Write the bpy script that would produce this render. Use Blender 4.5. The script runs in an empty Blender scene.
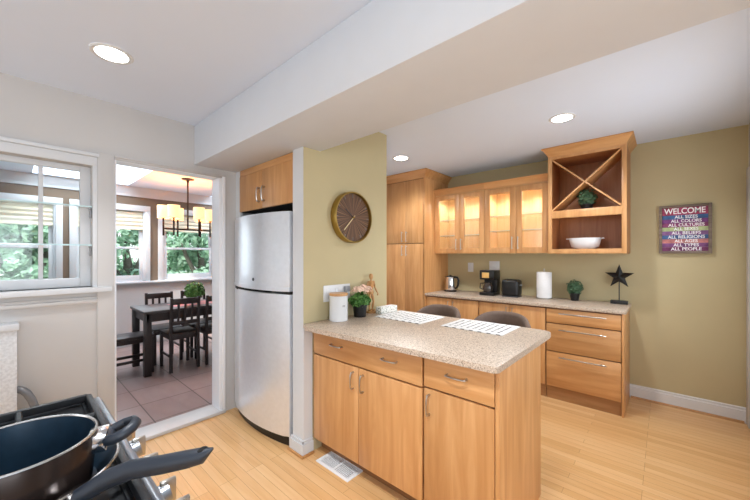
import bpy, bmesh, math, random
from math import pi, sin, cos, radians
from mathutils import Vector, Matrix
random.seed(7)
SC = bpy.context.scene
COL = SC.collection

# ------------------------------------------------------------------ camera
cam_d = bpy.data.cameras.new('camera'); cam = bpy.data.objects.new('camera', cam_d); COL.objects.link(cam)
cam.location = (0, 0, 1.387); cam.rotation_euler = (pi/2, 0, .7284)
cam_d.sensor_width = 36; cam_d.lens = 325.0/750*36; cam_d.shift_y = 5.4/750; cam_d.clip_start = .02
SC.camera = cam
# ------------------------------------------------------------------ world, sun, window light, exposure
SC.view_settings.view_transform = 'Standard'; SC.view_settings.look = 'None'
SC.view_settings.gamma = 1; SC.view_settings.use_curve_mapping = False
SC.view_settings.exposure = 0.7
W = bpy.data.worlds.new('sky'); SC.world = W; W.use_nodes = True
wn = W.node_tree.nodes; wl = W.node_tree.links; wn.clear()
wo = wn.new('ShaderNodeOutputWorld'); wb = wn.new('ShaderNodeBackground'); wl.new(wb.outputs[0], wo.inputs[0])
tc = wn.new('ShaderNodeTexCoord'); sp = wn.new('ShaderNodeSeparateXYZ'); rp = wn.new('ShaderNodeValToRGB')
wl.new(tc.outputs['Generated'], sp.inputs[0]); wl.new(sp.outputs['Z'], rp.inputs[0]); wl.new(rp.outputs[0], wb.inputs[0])
rp.color_ramp.elements[0].color = (.95, .97, 1, 1); rp.color_ramp.elements[1].color = (.62, .78, 1, 1)
wb.inputs[1].default_value = 1.1

def light(name, kind, loc, rot, energy, color=(1, 1, 1), size=1, size_y=None, parent=None, spot=None):
    d = bpy.data.lights.new(name, kind); d.energy = energy; d.color = color
    if kind == 'AREA':
        d.size = size
        if size_y: d.shape = 'RECTANGLE'; d.size_y = size_y
    elif kind == 'SUN': d.angle = size
    else: d.shadow_soft_size = size
    if spot: d.spot_size = spot; d.spot_blend = .6
    o = bpy.data.objects.new(name, d); COL.objects.link(o)
    o.location = loc; o.rotation_euler = rot
    if parent: o.parent = parent
    return o
sun = light('sun', 'SUN', (0, 0, 8), (0, 0, 0), 2.6, (1, .95, .86), .02)
sun.rotation_euler = Vector((-.4, .75, -1.1)).to_track_quat('-Z', 'Y').to_euler()
DAY = (.82, .91, 1)
# daylight through the two windows in the wall behind the camera and the dining room windows
light('window_and_fill_light', 'AREA', (-1.9, -2.3, 1.45), (radians(90), 0, 0), 7, (.96, .98, 1), 1.5, 1.4)
light('window_and_fill_light', 'AREA', (.7, -2.3, 1.45), (radians(90), 0, 0), 7, (.96, .98, 1), 1.5, 1.4)
light('window_and_fill_light', 'AREA', (-6.0, 1.0, 1.45), (0, radians(-90), 0), 8, DAY, 1.0, 3.0)
light('window_and_fill_light', 'AREA', (.50, 2.75, 1.4), (0, radians(90), 0), 9, DAY, .95, 1.1)  # lamp of an unseen window, added to lift the dark rear room
light('window_and_fill_light', 'AREA', (2.15, -.55, 1.45), (0, radians(90), 0), 31, DAY, 1.2, 1.6)  # unseen source added to brighten the partition from the right
light('skylight', 'AREA', (-5.2, .67, 2.8), (0, 0, 0), 28, DAY, 1.4, .9)
light('skylight', 'AREA', (-5.45, 3.0, 2.8), (0, 0, 0), 28, DAY, 1.0, 1.1)

# ------------------------------------------------------------------ materials
def srgb(r, g, b):
    f = lambda c: (c/255/12.92) if c/255 <= .04045 else ((c/255+.055)/1.055)**2.4
    return (f(r), f(g), f(b), 1)
def newmat(name):
    m = bpy.data.materials.new(name); m.use_nodes = True
    n = m.node_tree.nodes; return m, n, m.node_tree.links, n['Principled BSDF']
def plain(name, rgb, rough=.5, metal=0, var=.04, scale=8, bump=0, spec=.5, coat=0):
    """colour with a little procedural mottling"""
    m, n, l, p = newmat(name)
    t = n.new('ShaderNodeTexCoord'); z = n.new('ShaderNodeTexNoise'); z.inputs['Scale'].default_value = scale; z.inputs['Detail'].default_value = 4
    r = n.new('ShaderNodeValToRGB'); c = srgb(*rgb)
    r.color_ramp.elements[0].position = .3; r.color_ramp.elements[1].position = .7
    r.color_ramp.elements[0].color = tuple(max(0, v*(1-var)) for v in c[:3])+(1,)
    r.color_ramp.elements[1].color = tuple(min(1, v*(1+var)) for v in c[:3])+(1,)
    l.new(t.outputs['Object'], z.inputs['Vector']); l.new(z.outputs['Fac'], r.inputs[0]); l.new(r.outputs[0], p.inputs['Base Color'])
    p.inputs['Roughness'].default_value = rough; p.inputs['Metallic'].default_value = metal
    p.inputs['Specular IOR Level'].default_value = spec; p.inputs['Coat Weight'].default_value = coat
    if bump:
        b = n.new('ShaderNodeBump'); b.inputs['Strength'].default_value = bump; b.inputs['Distance'].default_value = .002
        l.new(z.outputs['Fac'], b.inputs['Height']); l.new(b.outputs[0], p.inputs['Normal'])
    return m
def wood(name, dark, mid, lite, axis='z', rough=.38, stretch=14, scale=2.2, coat=.15, perobj=.1):
    m, n, l, p = newmat(name)
    t = n.new('ShaderNodeTexCoord'); mp = n.new('ShaderNodeMapping'); oi = n.new('ShaderNodeObjectInfo')
    s = [stretch]*3; s['xyz'.index(axis)] = 1.0; mp.inputs['Scale'].default_value = s
    va = n.new('ShaderNodeVectorMath'); va.operation = 'ADD'
    mu = n.new('ShaderNodeMath'); mu.operation = 'MULTIPLY'; mu.inputs[1].default_value = 37
    l.new(oi.outputs['Random'], mu.inputs[0]); l.new(t.outputs['Object'], va.inputs[0]); l.new(mu.outputs[0], va.inputs[1])
    l.new(va.outputs[0], mp.inputs[0])
    z = n.new('ShaderNodeTexNoise'); z.inputs['Scale'].default_value = scale; z.inputs['Detail'].default_value = 5; z.inputs['Roughness'].default_value = .55; z.inputs['Distortion'].default_value = .6
    l.new(mp.outputs[0], z.inputs['Vector'])
    r = n.new('ShaderNodeValToRGB'); e = r.color_ramp.elements
    e[0].position = .28; e[0].color = srgb(*dark); e[1].position = .72; e[1].color = srgb(*lite)
    x = e.new(.5); x.color = srgb(*mid)
    l.new(z.outputs['Fac'], r.inputs[0])
    hs = n.new('ShaderNodeHueSaturation'); mr = n.new('ShaderNodeMapRange'); mr.inputs['To Min'].default_value = 1-perobj; mr.inputs['To Max'].default_value = 1+perobj*.6
    l.new(oi.outputs['Random'], mr.inputs[0]); l.new(mr.outputs[0], hs.inputs['Value']); l.new(r.outputs[0], hs.inputs['Color'])
    l.new(hs.outputs[0], p.inputs['Base Color'])
    p.inputs['Roughness'].default_value = rough; p.inputs['Coat Weight'].default_value = coat; p.inputs['Coat Roughness'].default_value = .25
    return m
def emit(name, rgb, strength):
    m, n, l, p = newmat(name)
    p.inputs['Base Color'].default_value = srgb(*rgb); p.inputs['Emission Color'].default_value = srgb(*rgb); p.inputs['Emission Strength'].default_value = strength
    return m
def glass(name, tint=(1, 1, 1), gloss=.1, rough=.02):
    m, n, l, p = newmat(name); n.remove(p)
    o = n['Material Output']; tr = n.new('ShaderNodeBsdfTransparent'); gl = n.new('ShaderNodeBsdfGlossy'); mx = n.new('ShaderNodeMixShader')
    fr = n.new('ShaderNodeFresnel'); fr.inputs[0].default_value = 1.45
    ad = n.new('ShaderNodeMath'); ad.operation = 'MULTIPLY_ADD'; ad.inputs[1].default_value = .45; ad.inputs[2].default_value = gloss
    tr.inputs[0].default_value = (*tint, 1); gl.inputs['Roughness'].default_value = rough
    l.new(fr.outputs[0], ad.inputs[0]); l.new(ad.outputs[0], mx.inputs[0]); l.new(tr.outputs[0], mx.inputs[1]); l.new(gl.outputs[0], mx.inputs[2]); l.new(mx.outputs[0], o.inputs[0])
    return m
def planks(name, c1, c2, c3, L, Wd, mortar, rough, grain=16, gap=.0012):
    m, n, l, p = newmat(name)
    t = n.new('ShaderNodeTexCoord'); b = n.new('ShaderNodeTexBrick')
    b.inputs['Scale'].default_value = 1; b.inputs['Brick Width'].default_value = L; b.inputs['Row Height'].default_value = Wd
    b.inputs['Mortar Size'].default_value = gap; b.inputs['Mortar Smooth'].default_value = .2; b.offset = .37; b.offset_frequency = 3; b.squash = 1
    b.inputs['Color1'].default_value = (0, 0, 0, 1); b.inputs['Color2'].default_value = (1, 1, 1, 1); b.inputs['Mortar'].default_value = (.5, .5, .5, 1)
    of = n.new('ShaderNodeMapping'); of.inputs['Location'].default_value = (.1, .08, 0); l.new(t.outputs['Object'], of.inputs[0]); l.new(of.outputs[0], b.inputs['Vector'])
    mp = n.new('ShaderNodeMapping'); mp.inputs['Scale'].default_value = (1.2, grain, 1); l.new(t.outputs['Object'], mp.inputs[0])
    z = n.new('ShaderNodeTexNoise'); z.inputs['Scale'].default_value = 2.5; z.inputs['Detail'].default_value = 6; z.inputs['Distortion'].default_value = .5; l.new(mp.outputs[0], z.inputs['Vector'])
    a = n.new('ShaderNodeMixRGB'); a.inputs[0].default_value = .62; l.new(b.outputs['Color'], a.inputs[1]); l.new(z.outputs['Fac'], a.inputs[2])
    r = n.new('ShaderNodeValToRGB'); e = r.color_ramp.elements; e[0].position = .12; e[0].color = srgb(*c1); e[1].position = .85; e[1].color = srgb(*c3); x = e.new(.45); x.color = srgb(*c2)
    l.new(a.outputs[0], r.inputs[0])
    mm = n.new('ShaderNodeMixRGB'); mm.inputs[2].default_value = srgb(*mortar); l.new(b.outputs['Fac'], mm.inputs[0]); l.new(r.outputs[0], mm.inputs[1])
    l.new(mm.outputs[0], p.inputs['Base Color']); p.inputs['Roughness'].default_value = rough
    return m
def granite(name):
    m, n, l, p = newmat(name)
    t = n.new('ShaderNodeTexCoord')
    z = n.new('ShaderNodeTexNoise'); z.inputs['Scale'].default_value = 170; z.inputs['Detail'].default_value = 3; z.inputs['Roughness'].default_value = .7
    l.new(t.outputs['Object'], z.inputs['Vector'])
    r = n.new('ShaderNodeValToRGB'); e = r.color_ramp.elements
    e[0].position = .36; e[0].color = srgb(92, 82, 76); e[1].position = .68; e[1].color = srgb(226, 212, 196)
    x = e.new(.44); x.color = srgb(182, 162, 143); x = e.new(.56); x.color = srgb(201, 183, 164)
    l.new(z.outputs['Fac'], r.inputs[0]); l.new(r.outputs[0], p.inputs['Base Color'])
    p.inputs['Roughness'].default_value = .42
    return m
M = {}
M['olive'] = plain('olive_wall_paint', (193, 179, 140), .75, var=.03, scale=3)
M['cream'] = plain('warm_white_wall_paint', (198, 196, 194), .7, var=.015, scale=3)
M['white'] = plain('white_trim_paint', (212, 215, 218), .45, var=.01)
M['brighttrim'] = plain('bright_white_trim_paint', (236, 238, 242), .4, var=.01)
M['ceil'] = plain('white_ceiling_paint', (222, 233, 249), .85, var=.01, scale=2)  # blue put into the white to offset warm floor bounce
M['tan'] = plain('tan_wall_paint', (122, 104, 88), .8, var=.03, scale=3)
M['maple'] = wood('maple_vertical', (194, 137, 82), (207, 152, 96), (222, 170, 115), 'z', stretch=11, scale=1.7)
M['mapleh'] = wood('maple_horizontal', (194, 137, 82), (207, 152, 96), (222, 170, 115), 'x', stretch=11, scale=1.7)
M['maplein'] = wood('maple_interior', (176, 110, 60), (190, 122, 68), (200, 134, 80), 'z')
M['maplelit'] = wood('lit_maple_interior', (232, 196, 142), (240, 208, 160), (246, 220, 176), 'z')  # maple with the puck lights' glow put into its colour
M['toe'] = wood('toe_kick_and_gap_shade', (128, 86, 52), (140, 96, 60), (152, 108, 70), 'x')  # also on cabinet bodies, as painted shade in the door gaps
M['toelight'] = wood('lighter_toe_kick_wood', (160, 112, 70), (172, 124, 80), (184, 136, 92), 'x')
M['shoe'] = wood('oak_shoe_moulding', (176, 124, 72), (190, 138, 84), (204, 152, 98), 'x')
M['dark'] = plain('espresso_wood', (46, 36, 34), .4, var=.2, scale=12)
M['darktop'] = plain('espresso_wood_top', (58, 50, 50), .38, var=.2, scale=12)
M['floor'] = planks('oak_strip_floor', (204, 150, 92), (222, 174, 118), (234, 194, 142), .95, .057, (176, 126, 74), .32)
M['tile'] = planks('mauve_tile_floor', (134, 112, 108), (152, 131, 127), (170, 150, 146), .44, .44, (84, 70, 66), .3, grain=4, gap=.005)
for nd in M['tile'].node_tree.nodes:
    if nd.type == 'TEX_BRICK': nd.offset = 0
M['granite'] = granite('speckled_stone')
M['steel'] = plain('brushed_stainless', (234, 239, 246), .3, .6, var=.03, scale=30)
M['rangesteel'] = plain('dark_brushed_steel', (150, 155, 163), .3, .9, var=.03, scale=30)
M['nickel'] = plain('satin_nickel', (186, 180, 172), .28, 1, var=.02)
M['chrome'] = plain('polished_steel', (220, 220, 222), .15, 1, var=.01)
M['greyplastic'] = plain('dark_grey_plastic', (58, 60, 64), .45)
M['lightgrey'] = plain('light_grey_plastic', (150, 154, 160), .4)
M['black'] = plain('black_plastic', (17, 18, 20), .36, var=.15)
M['blackiron'] = plain('black_cast_iron', (30, 32, 35), .42, .2, var=.2, scale=40, bump=.2)
M['void'] = plain('recess_shade_black', (10, 9, 9), .9)  # black standing in for deep shade in gaps and holes
M['potblue'] = plain('nonstick_coating', (26, 46, 62), .34, .3, var=.1, scale=60)
M['potout'] = plain('dark_bronze_enamel', (44, 34, 30), .25, .5, var=.1)
M['handle'] = plain('soft_black_handle', (27, 34, 44), .45, var=.08)
M['rim'] = plain('pan_rim_steel', (190, 186, 182), .25, 1)
M['glass'] = glass('window_glass', (.97, .99, .98), 0)
M['cabglass'] = glass('cabinet_glass', (.98, .97, .95), .05, .12)
M['shelfglass'] = plain('glass_shelf_edge', (196, 224, 228), .08, 0, spec=.9)
M['carafeglass'] = plain('dark_carafe_glass', (52, 44, 40), .06, 0, spec=.9)
M['bronze'] = plain('dark_bronze', (62, 48, 38), .4, .7)
M['shade'] = emit('lit_fabric_shade', (255, 222, 166), .62)
M['lens'] = emit('ceiling_light_lens', (255, 248, 238), 9)
M['puck'] = emit('cabinet_puck_lens', (255, 240, 214), 12)
M['blind'] = plain('cream_cellular_shade', (226, 219, 196), .85)
M['leaf'] = plain('bright_green_leaves', (84, 132, 58), .55, var=.35, scale=25)
M['leafd'] = plain('dark_topiary_leaves', (74, 106, 74), .6, var=.4, scale=30)
M['tree'] = plain('tree_leaves', (168, 203, 176), .6, var=.4, scale=3)
M['bark'] = plain('grey_bark', (120, 112, 104), .9, var=.3, scale=20)
M['grass'] = plain('lawn', (120, 150, 92), .95, var=.3, scale=6)
M['pink'] = plain('pale_pink_petals', (255, 220, 198), .7, var=.06)
M['ceramic'] = plain('white_ceramic', (222, 223, 224), .25, var=.01)
M['paper'] = plain('white_paper', (240, 240, 240), .9, var=.015, scale=60)
M['cork'] = wood('pale_wood_lid', (192, 140, 84), (206, 154, 98), (218, 168, 112), 'x')
M['lightwood'] = wood('mannequin_wood', (160, 112, 64), (182, 134, 82), (200, 152, 98), 'z')
M['brass'] = plain('antique_brass', (164, 136, 74), .3, .95)
M['palegold'] = plain('pale_gold', (226, 206, 160), .35, .3)
M['taupe'] = plain('taupe_upholstery', (116, 96, 84), .75, var=.08, scale=60, bump=.2)
M['ink'] = plain('charcoal_ink', (58, 60, 66), .8)
M['silverink'] = plain('grey_ink', (126, 126, 128), .7)
M['whiteink'] = plain('white_lettering', (250, 250, 250), .6, var=0)
M['greywood'] = wood('weathered_frame', (92, 78, 66), (120, 104, 90), (140, 124, 108), 'x', .7)
M['runner'] = plain('dusty_pink_cloth', (186, 130, 132), .85, var=.15, scale=40)
M['ltile'] = plain('white_perforated_panel', (216, 218, 220), .7, var=.12, scale=70, bump=.6)
M['greymetal'] = plain('grey_painted_pipe', (128, 130, 134), .4, .4)
M['amber'] = plain('amber_panel', (224, 178, 104), .3)

def wall_clock_wood():
    m, n, l, p = newmat('sunburst_wood')
    t = n.new('ShaderNodeTexCoord'); s = n.new('ShaderNodeSeparateXYZ'); l.new(t.outputs['Object'], s.inputs[0])
    a = n.new('ShaderNodeMath'); a.operation = 'ARCTAN2'; l.new(s.outputs['Y'], a.inputs[0]); l.new(s.outputs['Z'], a.inputs[1])
    k = n.new('ShaderNodeMath'); k.operation = 'MULTIPLY'; k.inputs[1].default_value = 9; l.new(a.outputs[0], k.inputs[0])
    z = n.new('ShaderNodeTexNoise'); z.noise_dimensions = '1D'; z.inputs['Scale'].default_value = 1.5; z.inputs['Detail'].default_value = 4; l.new(k.outputs[0], z.inputs['W'])
    r = n.new('ShaderNodeValToRGB'); e = r.color_ramp.elements
    e[0].position = .3; e[0].color = srgb(50, 33, 22); e[1].position = .72; e[1].color = srgb(138, 100, 66)
    x = e.new(.5); x.color = srgb(94, 64, 42)
    l.new(z.outputs['Fac'], r.inputs[0]); l.new(r.outputs[0], p.inputs['Base Color']); p.inputs['Roughness'].default_value = .5
    return m
M['sunburst'] = wall_clock_wood()
def beadboard():
    m = plain('grey_white_beadboard', (204, 204, 204), .6, var=.01); n = m.node_tree.nodes; l = m.node_tree.links
    t = n.new('ShaderNodeTexCoord'); w = n.new('ShaderNodeTexWave'); w.bands_direction = 'Y'; w.inputs['Scale'].default_value = 4; w.wave_profile = 'SAW'
    b = n.new('ShaderNodeBump'); b.inputs['Strength'].default_value = .4; b.inputs['Distance'].default_value = .004
    l.new(t.outputs['Object'], w.inputs['Vector']); l.new(w.outputs['Fac'], b.inputs['Height']); l.new(b.outputs[0], n['Principled BSDF'].inputs['Normal'])
    return m
M['bead'] = beadboard()

# ------------------------------------------------------------------ mesh helpers
ORG = {}
class MB:
    def __init__(s): s.bm = bmesh.new(); s.mi = 0
    def _tag(s, before):
        for f in s.bm.faces:
            if f not in before: f.material_index = s.mi
    def box(s, x0, x1, y0, y1, z0, z1, bev=0, seg=2, rot=None, piv=None):
        r = bmesh.ops.create_cube(s.bm, size=1)['verts']
        for v in r: v.co = Vector(((x0+x1)/2+v.co.x*(x1-x0), (y0+y1)/2+v.co.y*(y1-y0), (z0+z1)/2+v.co.z*(z1-z0)))
        if bev:
            es = list({e for v in r for e in v.link_edges})
            bb = bmesh.ops.bevel(s.bm, geom=es, offset=bev, segments=seg, profile=.5, affect='EDGES'); r = list({v for f in bb['faces'] for v in f.verts} | {v for v in r if v.is_valid})
        if rot:
            bmesh.ops.rotate(s.bm, verts=[v for v in r if v.is_valid], cent=piv or ((x0+x1)/2, (y0+y1)/2, (z0+z1)/2), matrix=rot)
        return s
    def cyl(s, a, b, r0, r1=None, n=16, cap=True):
        a = Vector(a); b = Vector(b); d = b-a; r1 = r0 if r1 is None else r1
        q = d.to_track_quat('Z', 'Y').to_matrix().to_4x4()
        bmesh.ops.create_cone(s.bm, cap_ends=cap, segments=n, radius1=r0, radius2=r1, depth=d.length, matrix=Matrix.Translation((a+b)/2) @ q)
        return s
    def sphere(s, c, r, sc=(1, 1, 1), n=14):
        bmesh.ops.create_uvsphere(s.bm, u_segments=n, v_segments=n//2+2, radius=r, matrix=Matrix.Translation(c) @ Matrix.Diagonal((*sc, 1)))
        return s
    def tube(s, pts, r, n=10, closed=False, cap=True):
        pts = [Vector(p) for p in pts]; N = len(pts); rs = r if isinstance(r, (list, tuple)) else [r]*N
        rings = []; up = None
        for i, p in enumerate(pts):
            if closed: t = pts[(i+1) % N]-pts[i-1]
            else: t = pts[min(i+1, N-1)]-pts[max(i-1, 0)]
            t.normalize()
            if up is None:
                up = Vector((0, 0, 1)) if abs(t.z) < .9 else Vector((1, 0, 0))
            sd = t.cross(up); sd.normalize(); up = sd.cross(t); up.normalize()
            rr = rs[i]; ra, rb = rr if isinstance(rr, tuple) else (rr, rr)
            rings.append([s.bm.verts.new(p+sd*ra*cos(2*pi*k/n)+up*rb*sin(2*pi*k/n)) for k in range(n)])
        for i in range(N if closed else N-1):
            A, B = rings[i], rings[(i+1) % N]
            for k in range(n): s.bm.faces.new((A[k], A[(k+1) % n], B[(k+1) % n], B[k]))
        if cap and not closed:
            s.bm.faces.new(rings[0][::-1]); s.bm.faces.new(rings[-1])
        return s
    def lathe(s, c, prof, n=28, axis='z', sx=1, sy=1, cap=True):
        c = Vector(c); rings = []
        for (r, h) in prof:
            ring = []
            for k in range(n):
                a = 2*pi*k/n
                if axis == 'z': v = (r*cos(a)*sx, r*sin(a)*sy, h)
                elif axis == 'x': v = (h, r*cos(a), r*sin(a))
                else: v = (r*cos(a), h, -r*sin(a))
                ring.append(s.bm.verts.new(c+Vector(v)))
            rings.append(ring)
        for A, B in zip(rings, rings[1:]):
            for k in range(n): s.bm.faces.new((A[k], A[(k+1) % n], B[(k+1) % n], B[k]))
        if cap and prof[0][0] > 1e-3: s.bm.faces.new(rings[0][::-1])
        if cap and prof[-1][0] > 1e-3: s.bm.faces.new(rings[-1])
        return s
    def prism(s, pts, d, bev=0):
        """polygon pts (3-D, planar) pushed along vector d"""
        d = Vector(d); A = [s.bm.verts.new(p) for p in pts]; B = [s.bm.verts.new(Vector(p)+d) for p in pts]; N = len(A)
        f = [s.bm.faces.new(A), s.bm.faces.new(B[::-1])]
        for i in range(N): f.append(s.bm.faces.new((A[i], B[i], B[(i+1) % N], A[(i+1) % N])))
        if bev:
            es = list({e for x in f[:2] for e in x.edges}); bmesh.ops.bevel(s.bm, geom=es, offset=bev, segments=2, profile=.5, affect='EDGES')
        return s
    def quad(s, *p):
        s.bm.faces.new([s.bm.verts.new(q) for q in p]); return s
    def leaf(s, p, nrm, size):
        nrm = nrm.normalized(); u = nrm.orthogonal().normalized(); u.rotate(Matrix.Rotation(random.uniform(0, 6.28), 3, nrm)); v = nrm.cross(u)
        a = [p-u*size*.5, p+v*size*.32+nrm*size*.1, p+u*size*.55, p-v*size*.32+nrm*size*.1]
        vs = [s.bm.verts.new(q) for q in a]
        s.bm.faces.new((vs[0], vs[1], vs[2])); s.bm.faces.new((vs[0], vs[2], vs[3]))
    def ball(s, c, r, n, size, sc=(1, 1, 1), zmin=-1, fill=.55):
        c = Vector(c)
        for i in range(n):
            d = Vector((random.gauss(0, 1), random.gauss(0, 1), random.gauss(0, 1))).normalized()
            if d.z < zmin: continue
            q = random.uniform(fill, 1.0)
            p = c+Vector((d.x*sc[0], d.y*sc[1], d.z*sc[2]))*r*q
            nn = d+Vector((random.uniform(-.8, .8), random.uniform(-.8, .8), random.uniform(-.3, .9)))
            s.leaf(p, nn, size*random.uniform(.7, 1.25))
        return s
    def build(s, name, mat, parent=None, smooth=True, angle=38, at=None, recalc=True):
        if recalc: bmesh.ops.recalc_face_normals(s.bm, faces=s.bm.faces)
        org = Vector(ORG.get(parent, (0, 0, 0))) if parent else Vector(at or (0, 0, 0))
        if org.length: bmesh.ops.translate(s.bm, verts=s.bm.verts, vec=-org)
        me = bpy.data.meshes.new(name); s.bm.to_mesh(me); s.bm.free()
        for mm in (mat if isinstance(mat, list) else [mat]): me.materials.append(M[mm] if isinstance(mm, str) else mm)
        if smooth and len(me.polygons):
            me.shade_smooth(); me.set_sharp_from_angle(angle=radians(angle))
        o = bpy.data.objects.new(name, me); COL.objects.link(o); ORG[o] = tuple(org)
        if parent: o.parent = parent
        else: o.location = org
        return o
def tag(o, label, cat, group=None, kind=None):
    o['label'] = label; o['category'] = cat
    if group: o['group'] = group
    if kind: o['kind'] = kind
    return o
def thing(name, label, cat, loc=(0, 0, 0), group=None):
    o = bpy.data.objects.new(name, None); COL.objects.link(o); o.location = loc; ORG[o] = tuple(loc); o.empty_display_size = .1
    return tag(o, label, cat, group)
def struct(name, mb, mat, **k):
    o = mb.build(name, mat, **k)
    if not k.get('parent'): o['kind'] = 'structure'
    return o
def dup(root, loc, rotz=0, label=None, group=None):
    r = root.copy(); COL.objects.link(r); r.location = loc; r.rotation_euler = (0, 0, rotz)
    if label: r['label'] = label
    if group: r['group'] = group
    for ch in list(root.children):
        c = ch.copy(); COL.objects.link(c); c.parent = r
        for g in list(ch.children):
            d = g.copy(); COL.objects.link(d); d.parent = c
    return r
def bx(name, mat, parent, x0, x1, y0, y1, z0, z1, bev=.002):
    return MB().box(x0, x1, y0, y1, z0, z1, bev).build(name, mat, parent)
def text_mesh(body, size, loc, rot, extrude, mat, name, parent, align='CENTER', bold=0.0, sx=1.0):
    cu = bpy.data.curves.new(name, 'FONT'); cu.body = body; cu.size = size; cu.align_x = align; cu.align_y = 'CENTER'; cu.extrude = extrude; cu.offset = bold
    ob = bpy.data.objects.new(name, cu); COL.objects.link(ob)
    bpy.context.view_layer.update()
    me = bpy.data.meshes.new_from_object(ob.evaluated_get(bpy.context.evaluated_depsgraph_get()))
    bpy.data.objects.remove(ob); bpy.data.curves.remove(cu)
    me.transform(Matrix.Translation(loc) @ rot.to_4x4() @ Matrix.Diagonal((sx, 1, 1, 1)))
    org = Vector(ORG.get(parent, (0, 0, 0))); me.transform(Matrix.Translation(-org))
    me.materials.clear(); me.materials.append(M[mat])
    o = bpy.data.objects.new(name, me); COL.objects.link(o); o.parent = parent; ORG[o] = tuple(org)
    return o
RXZ = Matrix.Rotation(pi/2, 3, 'X')                       # text upright, facing -Y
def facing_x(): return Matrix.Rotation(pi/2, 3, 'Z') @ Matrix.Rotation(pi/2, 3, 'X')   # facing +X

# ================================================================== SETTING
XL, XW, YB, XR, ZC = -2.923, -1.864, 4.05, .5155, 2.466
YS, YE = 1.346, 2.246
BY0, BY1, BZ = 1.016, 1.499, 2.140
struct('floor', MB().box(-3.0, 2.2, -2.4, 4.05, -.06, 0), 'floor')
struct('floor_dining', MB().box(-6.1, -3.0, -1.6, 4.05, -.06, 0), 'tile')
struct('ceiling', MB().box(-2.95, 2.2, -2.5, 4.15, ZC, ZC+.12), 'ceil')
struct('ceiling_beam', MB().box(XL, 2.2, BY0, BY1, BZ, ZC, .006), plain('beam_light_tinted_paint', (214, 219, 226), .8, var=.01))  # same paint as the ceiling, tinted apart to even out the light
# dining ceiling with two skylight wells
DZ = 2.43
b = MB()
SK = [(-5.95, -4.45, .18, 1.16), (-6.0, -4.9, 2.35, 3.6)]
b.box(-6.1, -3.06, -1.6, SK[0][2], DZ, DZ+.1); b.box(-6.1, -3.06, SK[0][3], SK[1][2], DZ, DZ+.1); b.box(-6.1, -3.06, SK[1][3], 4.05, DZ, DZ+.1)
for (x0, x1, y0, y1) in SK:
    b.box(-6.1, x0, y0, y1, DZ, DZ+.1); b.box(x1, -3.06, y0, y1, DZ, DZ+.1)
struct('ceiling_dining', b, 'ceil')
b = MB()
for (x0, x1, y0, y1) in SK:
    t = .03
    b.box(x0-t, x0, y0-t, y1+t, DZ+.1, DZ+.5); b.box(x1, x1+t, y0-t, y1+t, DZ+.1, DZ+.5); b.box(x0, x1, y0-t, y0, DZ+.1, DZ+.5); b.box(x0, x1, y1, y1+t, DZ+.1, DZ+.5)
struct('trim_8', b, 'white')
# left wall with pass-through and doorway
WO = (-.62, .372, 1.172, 2.00)       # pass-through opening y0,y1,z0,z1
DO = (.49, 1.222, 2.072)               # doorway y0,y1,top
XLB = -3.06
b = MB()
b.box(XLB, XL, -2.4, WO[0], 0, ZC); b.box(XLB, XL, WO[0], WO[1], 0, WO[2]); b.box(XLB, XL, WO[0], WO[1], WO[3], ZC)
b.box(XLB, XL, WO[1], DO[0], 0, ZC); b.box(XLB, XL, DO[0], DO[1], DO[2], ZC); b.box(XLB, XL, DO[1], 4.05, 0, ZC)
struct('wall_left', b, 'cream')
struct('wall_back', MB().box(-3.06, .75, YB, YB+.12, 0, ZC), 'olive')
struct('wall_right', MB().box(XR, XR+.12, 1.5, 2.15, 0, ZC).box(XR, XR+.12, 3.35, YB, 0, ZC).box(XR, XR+.12, 2.15, 3.35, 0, .9).box(XR, XR+.12, 2.15, 3.35, 2.1, ZC).box(XR+.12, 2.3, 1.38, 1.5, 0, ZC).box(2.2, 2.3, -2.4, -1.35, 0, ZC).box(2.2, 2.3, .25, 1.38, 0, ZC).box(2.2, 2.3, -1.35, .25, 0, .85).box(2.2, 2.3, -1.35, .25, 2.05, ZC), 'cream')
b = MB()
b.box(-3.06, -2.65, -2.5, -2.4, 0, ZC); b.box(-1.15, -.05, -2.5, -2.4, 0, ZC); b.box(1.45, 2.3, -2.5, -2.4, 0, ZC)
for x0, x1 in ((-2.65, -1.15), (-.05, 1.45)): b.box(x0, x1, -2.5, -2.4, 0, .75); b.box(x0, x1, -2.5, -2.4, 2.15, ZC)
struct('wall_rear', b, 'cream')
for i, x0 in enumerate((-2.65, -.05)):
    b = MB()
    for a, c in ((x0-.08, x0), (x0+1.5, x0+1.58), (x0+.72, x0+.78)): b.box(a, c, -2.42, -2.37, .67, 2.23)
    b.box(x0, x0+1.5, -2.42, -2.37, .67, .75); b.box(x0, x0+1.5, -2.42, -2.37, 2.15, 2.23); b.box(x0, x0+1.5, -2.42, -2.37, 1.42, 1.47)
    struct('window_%d' % (6+i), b, 'white')
b = MB()
for a, c, d, e in ((2.07, 2.15, .82, 2.18), (3.35, 3.43, .82, 2.18), (2.15, 3.35, .82, .9), (2.15, 3.35, 2.1, 2.18), (2.15, 3.35, 1.47, 1.52)): b.box(XR-.02, XR+.02, a, c, d, e)
struct('window_5', b, 'white')  # unseen window added to let light into the rear room
b = MB()
for a, c, d, e in ((-1.43, -1.35, .77, 2.13), (.25, .33, .77, 2.13), (-1.35, .25, .77, .85), (-1.35, .25, 2.05, 2.13), (-.58, -.52, .85, 2.05)): b.box(2.18, 2.22, a, c, d, e)
struct('window_8', b, 'white')  # unseen kitchen window, added to go with the fill from the right
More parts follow.
